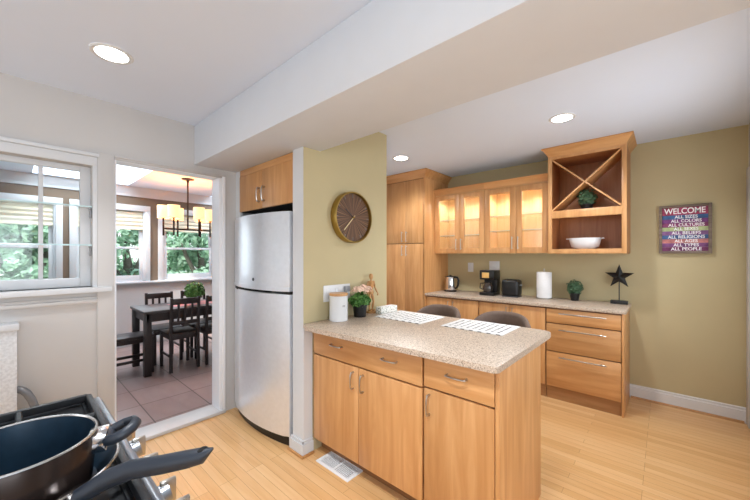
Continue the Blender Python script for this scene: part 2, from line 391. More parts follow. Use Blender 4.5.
# stub wall beside the fridge: white end, olive clock face
b = MB(); b.box(XW-.126, XW, YS, YE, 0, ZC)
for f in b.bm.faces:
    c = f.calc_center_median()
    if c.x > XW-.001 or c.y > YE-.001: f.material_index = 1
struct('wall_partition', b, ['white', 'olive'], recalc=False)
struct('wall_niche', MB().box(XL, XW-.126, 2.14, YE, 0, ZC), 'cream')
struct('trim_14', MB().box(XW, XW+.004, YS, 1.42, .1, .884), 'white')
# baseboards
b = MB().prism([(-.28, YB, 0), (-.28, YB-.016, 0), (-.28, YB-.016, .1), (-.28, YB-.009, .105), (-.28, YB-.009, .122), (-.28, YB, .128)], (XR+.28-.002, 0, 0))
bb = struct('baseboard_back', b, 'ceramic')  # brighter copy of the trim white, offsetting weak light low on the wall
struct('quarter_round', MB().prism([(-.25, YB-.016, 0), (-.25, YB-.03, 0), (-.25, YB-.027, .012), (-.25, YB-.016, .018)], (.74, 0, 0)), 'shoe', parent=bb)
b = MB()
for (x0, x1, y0, y1) in ((XW-.144, XW+.018, YS-.018, YS), (XW, XW+.018, YS, 1.42)):
    b.box(x0, x1, y0, y1, 0, .085); 
b.box(XW-.138, XW+.012, YS-.012, YS, .085, .108, .004); b.box(XW, XW+.012, YS-.012, 1.42, .085, .108, .004)
bb = struct('baseboard_partition', b, 'white')
struct('quarter_round', MB().box(XW-.15, XW+.03, YS-.032, YS-.018, 0, .018, .004).box(XW+.018, XW+.03, YS-.03, 1.42, 0, .018, .004), 'shoe', parent=bb)
struct('trim_1', MB().box(XR-.016, XR, 3.93, 4.03, 0, 2.1, .004), 'cream')
# doorway casing and threshold
b = MB()
b.box(XL, XL+.018, WO[1]+.024, DO[0], 0, 2.096, .003)
b.box(XL, XL+.012, DO[0]-.012, DO[1]+.04, DO[2]-.004, DO[2]+.008, .003)
b.box(XL, XL+.022, DO[0], DO[1]+.045, DO[2]+.008, DO[2]+.024, .004)
struct('trim_2', b, 'cream')
b = MB(); b.box(XL, XL+.02, DO[1]+.018, DO[1]+.045, 0, DO[2]+.012, .004); b.box(XL, XL+.01, DO[1], DO[1]+.018, 0, DO[2]-.006, .002)
struct('trim_3', b, 'brighttrim')
b = MB(); b.box(XLB-.01, XL+.004, DO[1]-.004, DO[1], 0, DO[2]); b.box(XLB-.01, XL+.004, DO[0], DO[0]+.012, 0, DO[2]); b.box(XLB-.01, XL+.004, DO[0]+.012, DO[1]-.004, DO[2]-.004, DO[2])
struct('trim_4', b, 'brighttrim')
struct('trim_5', MB().box(XLB-.03, XL+.035, DO[0]-.03, DO[1]+.045, 0, .028, .006), plain('threshold_paint', (206, 204, 202), .45))
# chair rail, sill and apron under the pass-through; head board above
b = MB(); b.box(XL, XL+.03, -2.2, WO[1]+.024, 1.066, 1.088, .004); b.box(XL, XL+.016, -2.2, WO[1]+.024, 1.088, 1.108, .004); b.box(XL, XL+.012, -2.2, WO[1]+.024, 1.05, 1.066)
struct('trim_6', b, 'cream')
struct('trim_7', MB().box(XLB+.02, XL+.045, WO[0]-.05, DO[0]-.018, 1.136, 1.172, .004), 'white')
b = MB(); b.box(XL, XL+.014, WO[1], WO[1]+.024, 1.172, WO[3], .003); b.box(XL, XL+.014, WO[0]-.1, WO[1]+.024, WO[3], 2.06, .003); b.box(XL, XL+.026, WO[0]-.1, WO[1]+.034, 2.06, 2.085, .005)
struct('trim_9', b, 'white')
# pass-through window
xs = XLB+.025
wv = MB()
y1 = WO[1]; y0 = WO[0]
for (a, c, d, e) in ((y1-.055, y1, WO[2], WO[3]), (y0, y0+.055, WO[2], WO[3]), (y0+.055, y1-.055, WO[2], WO[2]+.06), (y0+.055, y1-.055, WO[3]-.035, WO[3])):
    wv.box(xs, xs+.04, a, c, d, e, .003)
wv.box(xs+.005, xs+.035, .118, .140, WO[2]+.06, WO[3]-.035, .002); wv.box(xs+.005, xs+.035, -.35, -.328, WO[2]+.06, WO[3]-.035, .002)
win1 = struct('window_1', wv, 'white')
struct('pane', MB().box(xs+.017, xs+.021, y0+.03, y1-.03, WO[2]+.03, WO[3]-.02), 'glass', parent=win1, smooth=False)
# dining room shell
XD = -6.1
WINS = [(-.43, .47), (.535, 1.473), (1.58, 2.518)]      # outer casing extents
b = MB()
zs, zh = .985, 2.14
ys = [-1.6]
for a, c in WINS: ys += [a+.07, c-.07]
ys.append(4.05)
for i in range(0, len(ys), 2): b.box(XD-.12, XD, ys[i], ys[i+1], .0, DZ)
for a, c in WINS: b.box(XD-.12, XD, a+.07, c-.07, 0, zs); b.box(XD-.12, XD, a+.07, c-.07, zh-.07, DZ)
struct('wall_dining', b, 'tan')
struct('wainscot_dining', MB().box(XD, XD+.012, -1.6, 4.05, .0, .955), 'bead')
struct('trim_10', MB().box(XD, XD+.07, -1.6, 4.05, .955, .985, .004), 'white')
struct('trim_11', MB().prism([(XD, -1.6, 2.29), (XD+.02, -1.6, 2.29), (XD+.03, -1.6, 2.34), (XD+.09, -1.6, 2.40), (XD+.1, -1.6, DZ), (XD, -1.6, DZ)], (0, 5.65, 0)), 'white')
struct('trim_12', MB().box(XD+.012, XD+.028, -1.6, 4.05, 0, .1, .003), 'bead')
struct('wall_dining_side', MB().box(XD-.12, XLB, 4.05, 4.15, 0, DZ+.1).box(XD-.12, XLB, -1.7, -1.6, 0, DZ+.1), 'tan')
for i, (a, c) in enumerate(WINS):
    b = MB(); w = .07
    b.box(XD, XD+.022, a, a+w, zs, zh-w, .003); b.box(XD, XD+.022, c-w, c, zs, zh-w, .003); b.box(XD, XD+.022, a, c, zh-w, zh+.02, .003)
    b.box(XD-.1, XD, a+w, a+w+.02, zs, zh-w); b.box(XD-.1, XD, c-w-.02, c-w, zs, zh-w); b.box(XD-.1, XD, a+w, c-w, zs, zs+.02)
    r = struct('window_%d' % (2+i), b, 'white')
    f = MB(); a1, c1 = a+w+.02, c-w-.02; zm = 1.50
    for (x, z0, z1) in ((XD-.05, zs+.02, zm+.02), (XD-.085, zm-.02, zh-w)):
        f.box(x, x+.03, a1, a1+.045, z0, z1, .002); f.box(x, x+.03, c1-.045, c1, z0, z1, .002)
        f.box(x, x+.03, a1+.045, c1-.045, z0, z0+(.075 if z0 < 1.2 else .035), .002); f.box(x, x+.03, a1+.045, c1-.045, z1-.035, z1, .002)
    struct('sash', f, 'white', parent=r)
    struct('pane', MB().box(XD-.037, XD-.034, a1+.02, c1-.02, zs+.05, zm).box(XD-.072, XD-.069, a1+.02, c1-.02, zm, zh-w-.02), 'glass', parent=r, smooth=False)
    # cellular shade: pleated
    p = [(XD-.02, a1+.005, zh-w)]
    lab = ('cream pleated shade in the dining window seen through the pass-through', 'cream pleated shade in the middle dining window at the doorway\'s left', 'cream pleated shade in the dining window behind the chandelier')[i]
    sh = thing('window_shade', lab, 'window shade', (XD-.01, (a1+c1)/2, 1.79), 'cream shades in the dining windows')
    pl = MB(); n = 9; zt, zb = zh-w, 1.80; prev = None
    prof = []
    for k in range(n+1):
        z = zt-(zt-zb)*k/n; prof.append((XD-.012 if k % 2 else XD-.022, a1+.005, z))
    back = [(x-.012, y, z) for x, y, z in prof][::-1]
    pl.prism(prof+back, (0, c1-a1-.01, 0)); pl.build('pleated_fabric', 'blind', sh, angle=10)
    bx('bottom_rail', 'blind', sh, XD-.034, XD-.008, a1+.005, c1-.005, 1.782, 1.80)
# outside: lawn and trees
struct('ground', MB().box(-40, -6.3, -25, 25, -.6, -.5), 'grass')

# ================================================================== KITCHEN BIG THINGS
def pull_bow(parent, c, along, L, out=(0, -1, 0), r=.0045, stand=.028):
    c = Vector(c); a = Vector(along); o = Vector(out)
    pts = [c-a*L/2, c-a*L/2+o*stand*.75, c-a*L*.34+o*stand, c+o*stand*1.08, c+a*L*.34+o*stand, c+a*L/2+o*stand*.75, c+a*L/2]
    m = MB().tube(pts, [r*1.5, r*1.3, r, r*.95, r, r*1.3, r*1.5], 8)
    return m.build('handle', 'nickel', parent)
def pull_bar(parent, c, along, L, out=(0, -1, 0), r=.0055, stand=.032, post=.8):
    c = Vector(c); a = Vector(along); o = Vector(out)
    m = MB().cyl(c-a*L/2+o*stand, c+a*L/2+o*stand, r, n=10)
    for s in (-1, 1): m.cyl(c+a*s*L/2*post, c+a*s*L/2*post+o*stand, r*.8, n=8)
    return m.build('handle', 'nickel', parent)
def slab(name, parent, x0, x1, z0, z1, y, th=.02, mat='maple', gap=.0019):
    return MB().box(x0+gap, x1-gap, y, y+th, z0+gap, z1-gap, .0025).build(name, mat, parent)

# ---- peninsula
FY = 1.42
def pen_body(t, x0, x1, zt=.885):
    m = MB(); m.box(x0, x1, FY+.022, 2.03, .10, zt); m.build('cabinet_body', 'toe', t)  # dark body puts shade into the gaps between fronts
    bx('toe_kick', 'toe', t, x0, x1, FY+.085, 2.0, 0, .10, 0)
t = thing('base_cabinet', 'maple peninsula cabinet with one wide drawer above a pair of doors', 'cabinet', (-1.4, 1.74, 0))
pen_body(t, XW+.002, -.936)
d = slab('drawer', t, XW+.014, -.939, .702, .862, FY, mat='mapleh'); pull_bow(d, (-1.60, FY, .797), (1, 0, 0), .10); pull_bow(d, (-1.155, FY, .797), (1, 0, 0), .10)
d = slab('door', t, XW+.014, -1.404, .102, .696, FY); pull_bow(d, (-1.447, FY, .61), (0, 0, 1), .10)
d = slab('door', t, -1.404, -.939, .102, .696, FY); pull_bow(d, (-1.365, FY, .61), (0, 0, 1), .10)
t = thing('base_cabinet', 'maple cabinet at the free end of the peninsula with one drawer and one door', 'cabinet', (-.74, 1.74, 0))
pen_body(t, -.934, -.559)
d = slab('drawer', t, -.93, -.559, .712, .868, FY, mat='mapleh'); pull_bow(d, (-.742, FY, .805), (1, 0, 0), .10)
d = slab('door', t, -.93, -.559, .102, .706, FY); pull_bow(d, (-.896, FY, .627), (0, 0, 1), .10)
bx('end_panel', 'maple', t, -.557, -.537, FY-.002, 2.045, 0, .885, .002)
# countertop with rounded free corners
def round_poly(pts, rad, n=6):
    out = []; N = len(pts)
    for i, p in enumerate(pts):
        r = rad[i]
        if r <= 0: out.append(p); continue
        P = Vector(p); a = (Vector(pts[i-1])-P).normalized(); c = (Vector(pts[(i+1) % N])-P).normalized()
        A = P+a*r; C = P+c*r
        for k in range(n+1):
            u = k/n; out.append(tuple(A*(1-u)**2+P*2*u*(1-u)+C*u*u))
    return out
pts = [(-1.80, 1.305, .885), (-.526, 1.362, .885), (-.518, 2.245, .885), (XW, 2.245, .885), (XW, YS+.001, .885), (-1.84, YS+.001, .885)]
o = MB().prism(round_poly(pts, [.012, .02, .07, 0, 0, 0]), (0, 0, .03), .004).build('countertop', 'granite')
tag(o, 'speckled beige stone countertop on the peninsula in front', 'countertop')

# ---- back run
BF = 3.48        # base cabinet door face
def back_base(name, label, x0, x1, loc):
    t = thing(name, label, 'cabinet', loc)
    MB().box(x0, x1, BF+.022, YB-.002, .12, .885).build('cabinet_body', 'toe', t)  # body darkened as the shade between door and drawer fronts
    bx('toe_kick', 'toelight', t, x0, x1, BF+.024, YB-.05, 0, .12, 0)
    return t
t = back_base('base_cabinet', 'maple two-door base cabinet under the kettle next to the tall pantry', -2.246, -1.556, (-1.9, 3.78, 0))
d = slab('door', t, -2.244, -1.893, .125, .872, BF); pull_bar(d, (-1.925, BF, .80), (0, 0, 1), .09, r=.004)
d = slab('door', t, -1.893, -1.558, .125, .872, BF); pull_bar(d, (-1.862, BF, .80), (0, 0, 1), .09, r=.004)
t = back_base('base_cabinet', 'maple two-door base cabinet under the coffee maker and black toaster', -1.552, -.870, (-1.2, 3.78, 0))
d = slab('door', t, -1.55, -1.211, .125, .872, BF); pull_bar(d, (-1.243, BF, .80), (0, 0, 1), .09, r=.004)
d = slab('door', t, -1.211, -.873, .125, .872, BF); pull_bar(d, (-1.18, BF, .80), (0, 0, 1), .09, r=.004)
t = back_base('drawer_cabinet', 'maple drawer cabinet of three drawers at the right end of the back counter', -.866, -.278, (-.56, 3.78, 0))
for z0, z1, zp in ((.738, .872, .835), (.467, .732, .68), (.125, .461, .42)):
    d = slab('drawer', t, -.865, -.278, z0, z1, BF, mat='mapleh'); pull_bar(d, (-.565, BF, zp), (1, 0, 0), .37, r=.006)
bx('side_panel', 'maple', t, -.276, -.258, BF-.002, YB-.002, 0, .885)
o = MB().prism([(-2.246, 3.457, .885), (-.2436, 3.457, .885), (-.2436, YB-.001, .885), (-2.246, YB-.001, .885)], (0, 0, .03), .004).build('countertop', 'granite')
tag(o, 'speckled beige stone countertop along the back wall under the glass cabinets', 'countertop')
# ---- tall pantry
TX0, TX1, TF = -2.905, -2.25, 3.46
t = thing('pantry_cabinet', 'tall maple pantry cabinet with four plain doors in the far corner', 'cabinet', (-2.56, 3.75, 0))
MB().box(TX0, TX1-.02, TF+.022, YB-.002, .1, 2.38).build('cabinet_body', 'toe', t)  # dark body stands for the shade in the door gaps
bx('side_panel', 'maple', t, TX1-.02, TX1, TF, YB-.002, 0, 2.38)
bx('toe_kick', 'toe', t, TX0, TX1-.02, TF+.07, YB-.1, 0, .1, 0)
xm = -2.558
for (z0, z1, zp) in ((1.545, 2.36, 1.63), (.105, 1.54, 1.45)):
    d = slab('door', t, TX0+.02, xm, z0, z1, TF); pull_bar(d, (xm-.035, TF, zp), (0, 0, 1), .14, r=.005)
    d = slab('door', t, xm, TX1-.004, z0, z1, TF); pull_bar(d, (xm+.035, TF, zp), (0, 0, 1), .14, r=.005)
def crown(parent, x0, x1, yf, yb, z0, z1, out, left=True, right=True, mat='mapleh'):
    """crown moulding swept round front and ends"""
    prof = [(0, 0), (.006, 0), (.01, .12), (.25, .35), (.7, .75), (.95, .86), (1, .88), (1, 1), (0, 1)]
    m = MB(); h = z1-z0; rings = []
    for (u, v) in prof:
        o_ = u*out; z = z0+v*h
        rings.append([m.bm.verts.new((x0-(o_ if left else 0), yb, z)), m.bm.verts.new((x0-(o_ if left else 0), yf-o_, z)), m.bm.verts.new((x1+(o_ if right else 0), yf-o_, z)), m.bm.verts.new((x1+(o_ if right else 0), yb, z))])
    for A, B in zip(rings, rings[1:]):
        for k in range(3): m.bm.faces.new((A[k], A[k+1], B[k+1], B[k]))
    return m.build('crown_moulding', mat, parent, angle=25)
crown(t, TX0, TX1, TF, YB-.002, 2.365, ZC-.003, .06, left=False)
# ---- glass wall cabinets
UF = 3.70
GX = [-2.249, -1.902, -1.581, -1.226, -.896]
UZ0, UZ1 = 1.41, 2.152
labs = ('left maple wall cabinet with two lit glass doors beside the tall pantry', 'right maple wall cabinet with two lit glass doors beside the open wine rack cabinet')
for k in range(2):
    x0, x1 = GX[2*k], GX[2*k+2]; xm = GX[2*k+1]
    t = thing('wall_cabinet', labs[k], 'cabinet', ((x0+x1)/2, 3.87, UZ0))
    m = MB(); th = .018
    m.box(x0, x0+th, UF+.022, YB-.002, UZ0, UZ1+.01); m.box(x1-th, x1, UF+.022, YB-.002, UZ0, UZ1+.01)
    m.box(x0+th, x1-th, UF+.022, YB-.002, UZ0, UZ0+th); m.box(x0+th, x1-th, UF+.022, YB-.002, UZ1-.008, UZ1+.01); m.box(x0+th, x1-th, YB-.014, YB-.002, UZ0+th, UZ1-.008)
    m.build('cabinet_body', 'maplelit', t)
    for z in ((1.665, 1.84) if k else (1.635, 1.835)):
        bx('glass_shelf', 'cabglass', t, x0+th+.002, x1-th-.002, UF+.05, YB-.016, z, z+.007, 0)
        bx('shelf_edge', 'shelfglass', t, x0+th+.002, x1-th-.002, UF+.047, UF+.05, z, z+.007, 0)
    for (a, c, s) in ((x0, xm, 1), (xm, x1, -1)):
        fw = .062; m = MB(); a1, c1 = a+.0015, c-.0015
        m.box(a1, a1+fw, UF, UF+.02, UZ0+.002, UZ1, .002); m.box(c1-fw, c1, UF, UF+.02, UZ0+.002, UZ1, .002)
        m.box(a1+fw, c1-fw, UF, UF+.02, UZ0+.002, UZ0+.002+fw, .002); m.box(a1+fw, c1-fw, UF, UF+.02, UZ1-fw, UZ1, .002)
        d = m.build('door', 'maple', t)
        bx('glass_pane', 'cabglass', d, a1+fw-.004, c1-fw+.004, UF+.009, UF+.012, UZ0+fw-.004, UZ1-fw+.004, 0)
        xh = c1-.03 if s == 1 else a1+.03
        pull_bar(d, (xh, UF, UZ0+.115), (0, 0, 1), .14, r=.005)
        xc = (a+c)/2; yc = UF+.13
        p = MB().cyl((xc, yc, UZ1-.022), (xc, yc, UZ1-.0085), .034, n=20).build('puck_light', 'puck', t)
        light('puck_bulb', 'SPOT', Vector((xc, yc, UZ1-.03))-Vector(t.location), (0, 0, 0), 5, (1, .97, .9), .03, parent=t, spot=radians(165))
    crown(t, x0, x1, UF, YB-.002, UZ1+.004, 2.235, .03, left=False, right=False)
# ---- open wine-rack cabinet (hutch)
HX0, HX1, HF = -.886, -.252, 3.63
t = thing('open_cabinet', 'open maple wall cabinet with crossed wine rack above an open shelf', 'cabinet', (-.57, 3.84, 1.405))
m = MB(); th = .036
m.box(HX0, HX0+.02, HF+.02, YB-.002, 1.405, 2.38); m.box(HX1-.02, HX1, HF+.02, YB-.002, 1.405, 2.38)
m.box(HX0+.02, HX1-.02, HF+.02, YB-.002, 1.43, 1.45); m.box(HX0+.02, HX1-.02, HF+.02, YB-.002, 1.81, 1.83); m.box(HX0+.02, HX1-.02, HF+.02, YB-.002, 2.35, 2.38); m.box(HX0+.02, HX1-.02, YB-.016, YB-.002, 1.45, 2.35)
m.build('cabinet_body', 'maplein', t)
m = MB()
m.box(HX0, HX0+th, HF, HF+.02, 1.405, 2.385, .001); m.box(HX1-th, HX1, HF, HF+.02, 1.405, 2.385, .001)
m.box(HX0+th, HX1-th, HF, HF+.02, 1.405, 1.45, .001); m.box(HX0+th, HX1-th, HF, HF+.02, 1.757, 1.832, .001); m.box(HX0+th, HX1-th, HF, HF+.02, 2.35, 2.385, .001)
m.build('face_frame', 'maple', t)
xa, xb, za, zb = HX0+.034, HX1-.034, 1.833, 2.348
for (p, q, y) in (((xa, za), (xb, zb), 0), ((xa, zb), (xb, za), .0008)):
    v = Vector((q[0]-p[0], 0, q[1]-p[1])).normalized(); nn = Vector((-v.z, 0, v.x))*.0065
    P, Q = Vector((p[0], HF+.004+y, p[1])), Vector((q[0], HF+.004+y, q[1]))
    MB().prism([P-nn, Q-nn, Q+nn, P+nn], (0, .27, 0)).build('cross_divider', 'mapleh', t)
crown(t, HX0, HX1, HF, YB-.002, 2.372, ZC-.003, .05)
# ---- cabinet over the fridge
t = thing('wall_cabinet', 'maple two-door cabinet high above the refrigerator', 'cabinet', (-2.42, 1.7, 1.77))
CX0, CX1, CF = -2.835, XW-.128, 1.36
MB().box(CX0, CX1, CF+.022, 1.95, 1.77, 2.136).build('cabinet_body', 'void', t)  # body painted black as the shade above the refrigerator
xm = -2.446
d = slab('door', t, CX0, xm, 1.77, 2.085, CF); pull_bow(d, (xm-.038, CF, 1.885), (0, 0, 1), .11, r=.006)
d = slab('door', t, xm, CX1, 1.77, 2.085, CF); pull_bow(d, (xm+.04, CF, 1.885), (0, 0, 1), .11, r=.006)
bx('top_rail', 'mapleh', t, CX0, CX1, CF+.004, CF+.022, 2.086, 2.138)
struct('trim_13', MB().box(XL, CX0-.002, CF+.01, CF+.03, 0, BZ), 'white')
# ---- refrigerator
FX0, FX1 = -2.862, -2.008
t = thing('refrigerator', 'stainless steel refrigerator with bowed doors and top freezer', 'refrigerator', ((FX0+FX1)/2, 1.7, 0))
MB().box(FX0+.01, FX1-.002, 1.43, 2.1, .03, 1.69, .006).build('body', 'lightgrey', t)
def bowed(x0, x1, z0, z1, yb, ye, ym, n=16, bev=.012):
    pts = [(x1, yb, z0), (x0, yb, z0)]
    for k in range(n+1):
        u = k/n; pts.append((x0+(x1-x0)*u, ye-(ye-ym)*(1-(2*u-1)**2), z0))
    return MB().prism(pts, (0, 0, z1-z0), bev)
d = bowed(FX0, FX1, 1.155, 1.708, 1.425, 1.33, 1.262).build('freezer_door', 'steel', t, angle=50)
bowed(FX0+.001, FX1-.001, 1.124, 1.156, 1.42, 1.327, 1.257, bev=.008).build('lower_rail', 'steel', d)
bowed(FX0+.03, FX1-.24, 1.098, 1.126, 1.42, 1.322, 1.274, bev=.004).build('handle_recess', 'void', d)
bowed(FX1-.24, FX1-.004, 1.103, 1.124, 1.42, 1.335, 1.325, bev=.003).build('gasket', 'black', d)
MB().cyl((-2.40, 1.262, 1.20), (-2.40, 1.2585, 1.20), .013, n=20).build('badge', 'greyplastic', d)
d = bowed(FX0, FX1, .078, 1.103, 1.425, 1.33, 1.262).build('refrigerator_door', 'steel', t, angle=50)
bowed(FX0+.012, FX1-.012, .0, .075, 1.45, 1.355, 1.30, bev=.003).build('base_grille', 'black', t)
# ---- white radiator-style cabinet by the left wall
t = thing('radiator_cover', 'white textured radiator cover with a flat cap at the left picture edge', 'radiator cover', (-2.87, -.5, 0))
bx('cover_body', 'ltile', t, XL+.002, -2.83, -1.2, .025, .0, .95, .003)
bx('cap', 'white', t, XL+.002, -2.815, -1.21, .034, .95, .988, .004)
o = MB().tube([(-2.88, .0255, .588), (-2.872, .035, .586), (-2.866, .05, .578), (-2.86, .066, .558), (-2.857, .085, .515), (-2.857, .105, .44), (-2.857, .115, .3), (-2.857, .118, 0)], .02, 14).build('pipe', 'greymetal')
tag(o, 'grey curved pipe bending down beside the white radiator cover', 'pipe')
# ---- gas range
RX0, RX1, RY1, RZ = -1.405, -.64, .20, .92
t = thing('gas_range', 'stainless gas range with black grates in the lower left foreground', 'stove', (-1.02, -.13, 0))
MB().box(RX0+.01, RX1-.01, -.46, RY1-.03, .02, .87, .005).build('body', 'greyplastic', t)
MB().box(RX0, RX1, -.47, RY1-.03, .87, RZ-.012, .004).build('cooktop', 'blackiron', t)
m = MB(); m.box(RX0, RX1, RY1-.022, RY1, .845, RZ, .009, 3); m.box(RX0, RX0+.014, -.47, RY1-.03, .90, RZ+.002, .004); m.box(RX1-.02, RX1, -.47, RY1-.03, .90, RZ+.002, .004)
m.build('steel_edge', 'rangesteel', t)
bx('front_deck', 'blackiron', t, RX0+.004, RX1-.004, RY1-.05, RY1-.022, .86, RZ-.006, .004)
MB().prism([(RX0, RY1-.004, .848), (RX0, RY1+.012, .78), (RX0, RY1-.04, .78), (RX0, RY1-.04, .848)], (RX1-RX0, 0, 0)).build('control_panel', 'rangesteel', t)
d = bx('oven_door', 'steel', t, RX0+.01, RX1-.01, RY1-.035, RY1+.005, .2, .77, .005); pull_bar(d, (-1.02, RY1+.005, .735), (1, 0, 0), .62, (0, 1, 0), .011, .045)
for gx0, gx1 in ((RX0+.03, -1.03), (-1.02, RX1-.03)):
    m = MB(); z0, z1 = .922, .945; y0_, y1_ = -.42, RY1-.035; w = .008
    for x in (gx0, gx1): m.box(x-w, x+w, y0_, y1_, z0, z1, .004)
    for y in (y0_, (y0_+y1_)/2, y1_): m.box(gx0, gx1, y-w, y+w, z0, z1, .004)
    for yc in (y0_+.15, y1_-.15):
        xc = (gx0+gx1)/2
        for a in range(4):
            an = a*pi/2; dx, dy = cos(an), sin(an)
            m.tube([(xc+dx*.165*(1 if dx else 0), yc+dy*.145, .936), (xc+dx*.07, yc+dy*.07, .938), (xc+dx*.03, yc+dy*.03, .936)], .008, 6)
    for x in (gx0, gx1):
        for y in (y0_, y1_): m.cyl((x, y, .905), (x, y, z0+.002), .009, n=8)
    m.build('grate', 'blackiron', t)
    for yc in (y0_+.15, y1_-.15): MB().lathe(((gx0+gx1)/2, yc, .907), [(.055, 0), (.055, .008), (.038, .012), (.036, .02), (0.0001, .022)], 20).build('burner', 'black', t)
for x in (-1.25, -1.133, -1.011, -.87, -.78):
    m = MB(); c = Vector((x, RY1+.008, .825)); dd = Vector((0, .97, .22)).normalized()
    m.cyl(c-dd*.006, c+dd*.006, .030, n=20); m.cyl(c+dd*.006, c+dd*.042, .025, .021, n=20)
    k = m.build('knob', 'rangesteel', t)
    MB().box(x-.0055, x+.0055, RY1+.03, RY1+.062, .808, .862, .002).build('grip', 'nickel', k)

# ================================================================== PANS ON THE RANGE
PC = Vector((-.864, .006, 0))
def pan(name, label, zb, zr, rb, rr):
    t = thing(name, label, 'pan', (PC.x, PC.y, zb))
    th = .004
    MB().lathe((PC.x, PC.y, 0), [(rb*.98, zb), (rb+.004, zb+.004), (rr, zr), (rr-.0005, zr+.001)], 64, cap=False).lathe((PC.x, PC.y, 0), [(.0001, zb+.0005), (rb*.98, zb)], 64).build('pan_wall', 'potout', t, recalc=True)
    MB().lathe((PC.x, PC.y, 0), [(.0001, zb+th), (rb-th, zb+th), (rr-th, zr-.001)], 64, cap=False).build('nonstick_lining', 'potblue', t, recalc=False)
    n = 64; m = MB(); m.tube([(PC.x+(rr-.002)*cos(2*pi*k/n), PC.y+(rr-.002)*sin(2*pi*k/n), zr) for k in range(n)], .0026, 6, closed=True)
    m.build('rim', 'rim', t)
    return t
sk = pan('skillet', 'wide black skillet with long curved handle under the smaller pot', .9455, .992, .115, .145)
pts = [(-.733, .072, .984), (-.724, .088, .991), (-.712, .108, 1.004), (-.688, .139, 1.017), (-.648, .174, 1.026), (-.620, .203, 1.033), (-.605, .222, 1.037), (-.592, .236, 1.048)]
MB().box(-.018, .018, -.02, .02, -.012, .012, .004).build('handle_bracket', 'chrome').location = (0, 0, 0)
hb = COL.objects['handle_bracket']; hb.parent = sk; hb.location = Vector((-.747, .072, .978))-Vector(sk.location); hb.rotation_euler = (0, radians(-22), radians(38))
h = MB().tube(pts, [(.013, .011), (.0145, .014), (.015, .0155), (.015, .016), (.0145, .0155), (.014, .015), (.0125, .0135), (.003, .002)], 16).build('handle', 'handle', sk)
MB().sphere((-.603, .2235, 1.0455), .008, (.7, 1.25, .85), 12).build('hanging_hole', 'void', h)
sp_ = pan('saucepan', 'dark saucepan with short loop handle nested inside the wide skillet', .9515, 1.048, .100, .1115)
ang = radians(74); dx, dy = cos(ang), sin(ang)
R0 = Vector((PC.x+dx*.111, PC.y+dy*.111, 1.026)); ux = Vector((dx, dy, 0)); uy = Vector((-dy, dx, 0))
br = MB().box(-.012, .018, -.023, .023, -.018, .016, .003).build('handle_bracket', 'chrome'); br.parent = sp_
br.location = R0-Vector(sp_.location); br.rotation_euler = (0, 0, ang)
lp = [R0+ux*.016-uy*.018, R0+ux*.030-uy*.026+Vector((0, 0, .004)), R0+ux*.046-uy*.026+Vector((0, 0, .010)), R0+ux*.058-uy*.016+Vector((0, 0, .015)), R0+ux*.063+uy*.000+Vector((0, 0, .017)), R0+ux*.058+uy*.016+Vector((0, 0, .015)), R0+ux*.042+uy*.026+Vector((0, 0, .009)), R0+ux*.016+uy*.019+Vector((0, 0, .002))]
MB().tube(lp, [(.008, .0105)]*8, 12).tube([R0+ux*.018-uy*.02, R0+ux*.018+uy*.022], (.010), 8).build('loop_handle', 'handle', sp_)

# ================================================================== CEILING LIGHTS, CHANDELIER
for (x, y, lab, e) in ((-2.211, .361, 'round recessed light in the near kitchen ceiling', 24), (-.603, 2.882, 'round recessed light in the rear ceiling near the wine rack cabinet', 38), (-2.182, 2.878, 'round recessed light in the rear ceiling above the tall pantry', 34), (-.6, .36, 'unseen recessed light added above the camera to brighten the kitchen', 78)):  # last one is unseen, added to light the peninsula and floor
    t = thing('recessed_light', lab, 'ceiling light', (x, y, ZC), 'recessed ceiling lights')
    MB().lathe((x, y, 0), [(.072, ZC-.004), (.088, ZC-.006), (.095, ZC-.0005)], 32, cap=False).build('trim_ring', 'white', t, recalc=False)
    MB().lathe((x, y, 0), [(.0001, ZC-.007), (.05, ZC-.006), (.074, ZC-.003)], 32, cap=False).build('lens', 'lens', t, recalc=False)
    light('downlight', 'SPOT', (0, 0, -.03), (0, 0, 0), e, (.94, .97, 1), .07, parent=t, spot=radians(100 if y < 1 else 150))
CXh, CYh = -4.86, 1.61
t = thing('chandelier', 'dark bronze bar chandelier with six lit cream drum shades', 'chandelier', (CXh, CYh, DZ))
MB().lathe((CXh, CYh, 0), [(.075, DZ), (.075, DZ-.012), (.02, DZ-.022), (.012, DZ-.05)], 24).cyl((CXh, CYh, DZ-.05), (CXh, CYh, 1.735), .011, n=10).build('canopy_rod', 'bronze', t)
m = MB(); zb = 1.735
m.box(CXh-.01, CXh+.01, CYh-.295, CYh+.295, zb-.01, zb+.012, .003)
for yn, yf in ((1.399, 1.53), (1.703, 1.821)): m.tube([(-4.72, yn, zb), (-5.0, yf, zb)], .009, 8)
m.build('arm_frame', 'bronze', t)
for (x, y) in ((CXh, CYh-.29), (CXh, CYh+.29), (-5.0, 1.53), (-4.72, 1.399), (-5.0, 1.821), (-4.72, 1.703)):
    k = MB().cyl((x, y, zb-.09), (x, y, 1.875), .011, n=10).lathe((x, y, 0), [(.022, 1.87), (.026, 1.885), (.02, 1.89)], 12).build('candle_arm', 'bronze', t)
    MB().lathe((x, y, 0), [(.068, 1.87), (.070, 2.035), (.0685, 2.035), (.0665, 1.87)], 28, cap=False).build('lamp_shade', 'shade', k, recalc=False)
    light('bulb', 'POINT', (x-CXh, y-CYh, 1.995-DZ), (0, 0, 0), 4.2, (1, .34, .10), .04, parent=t)

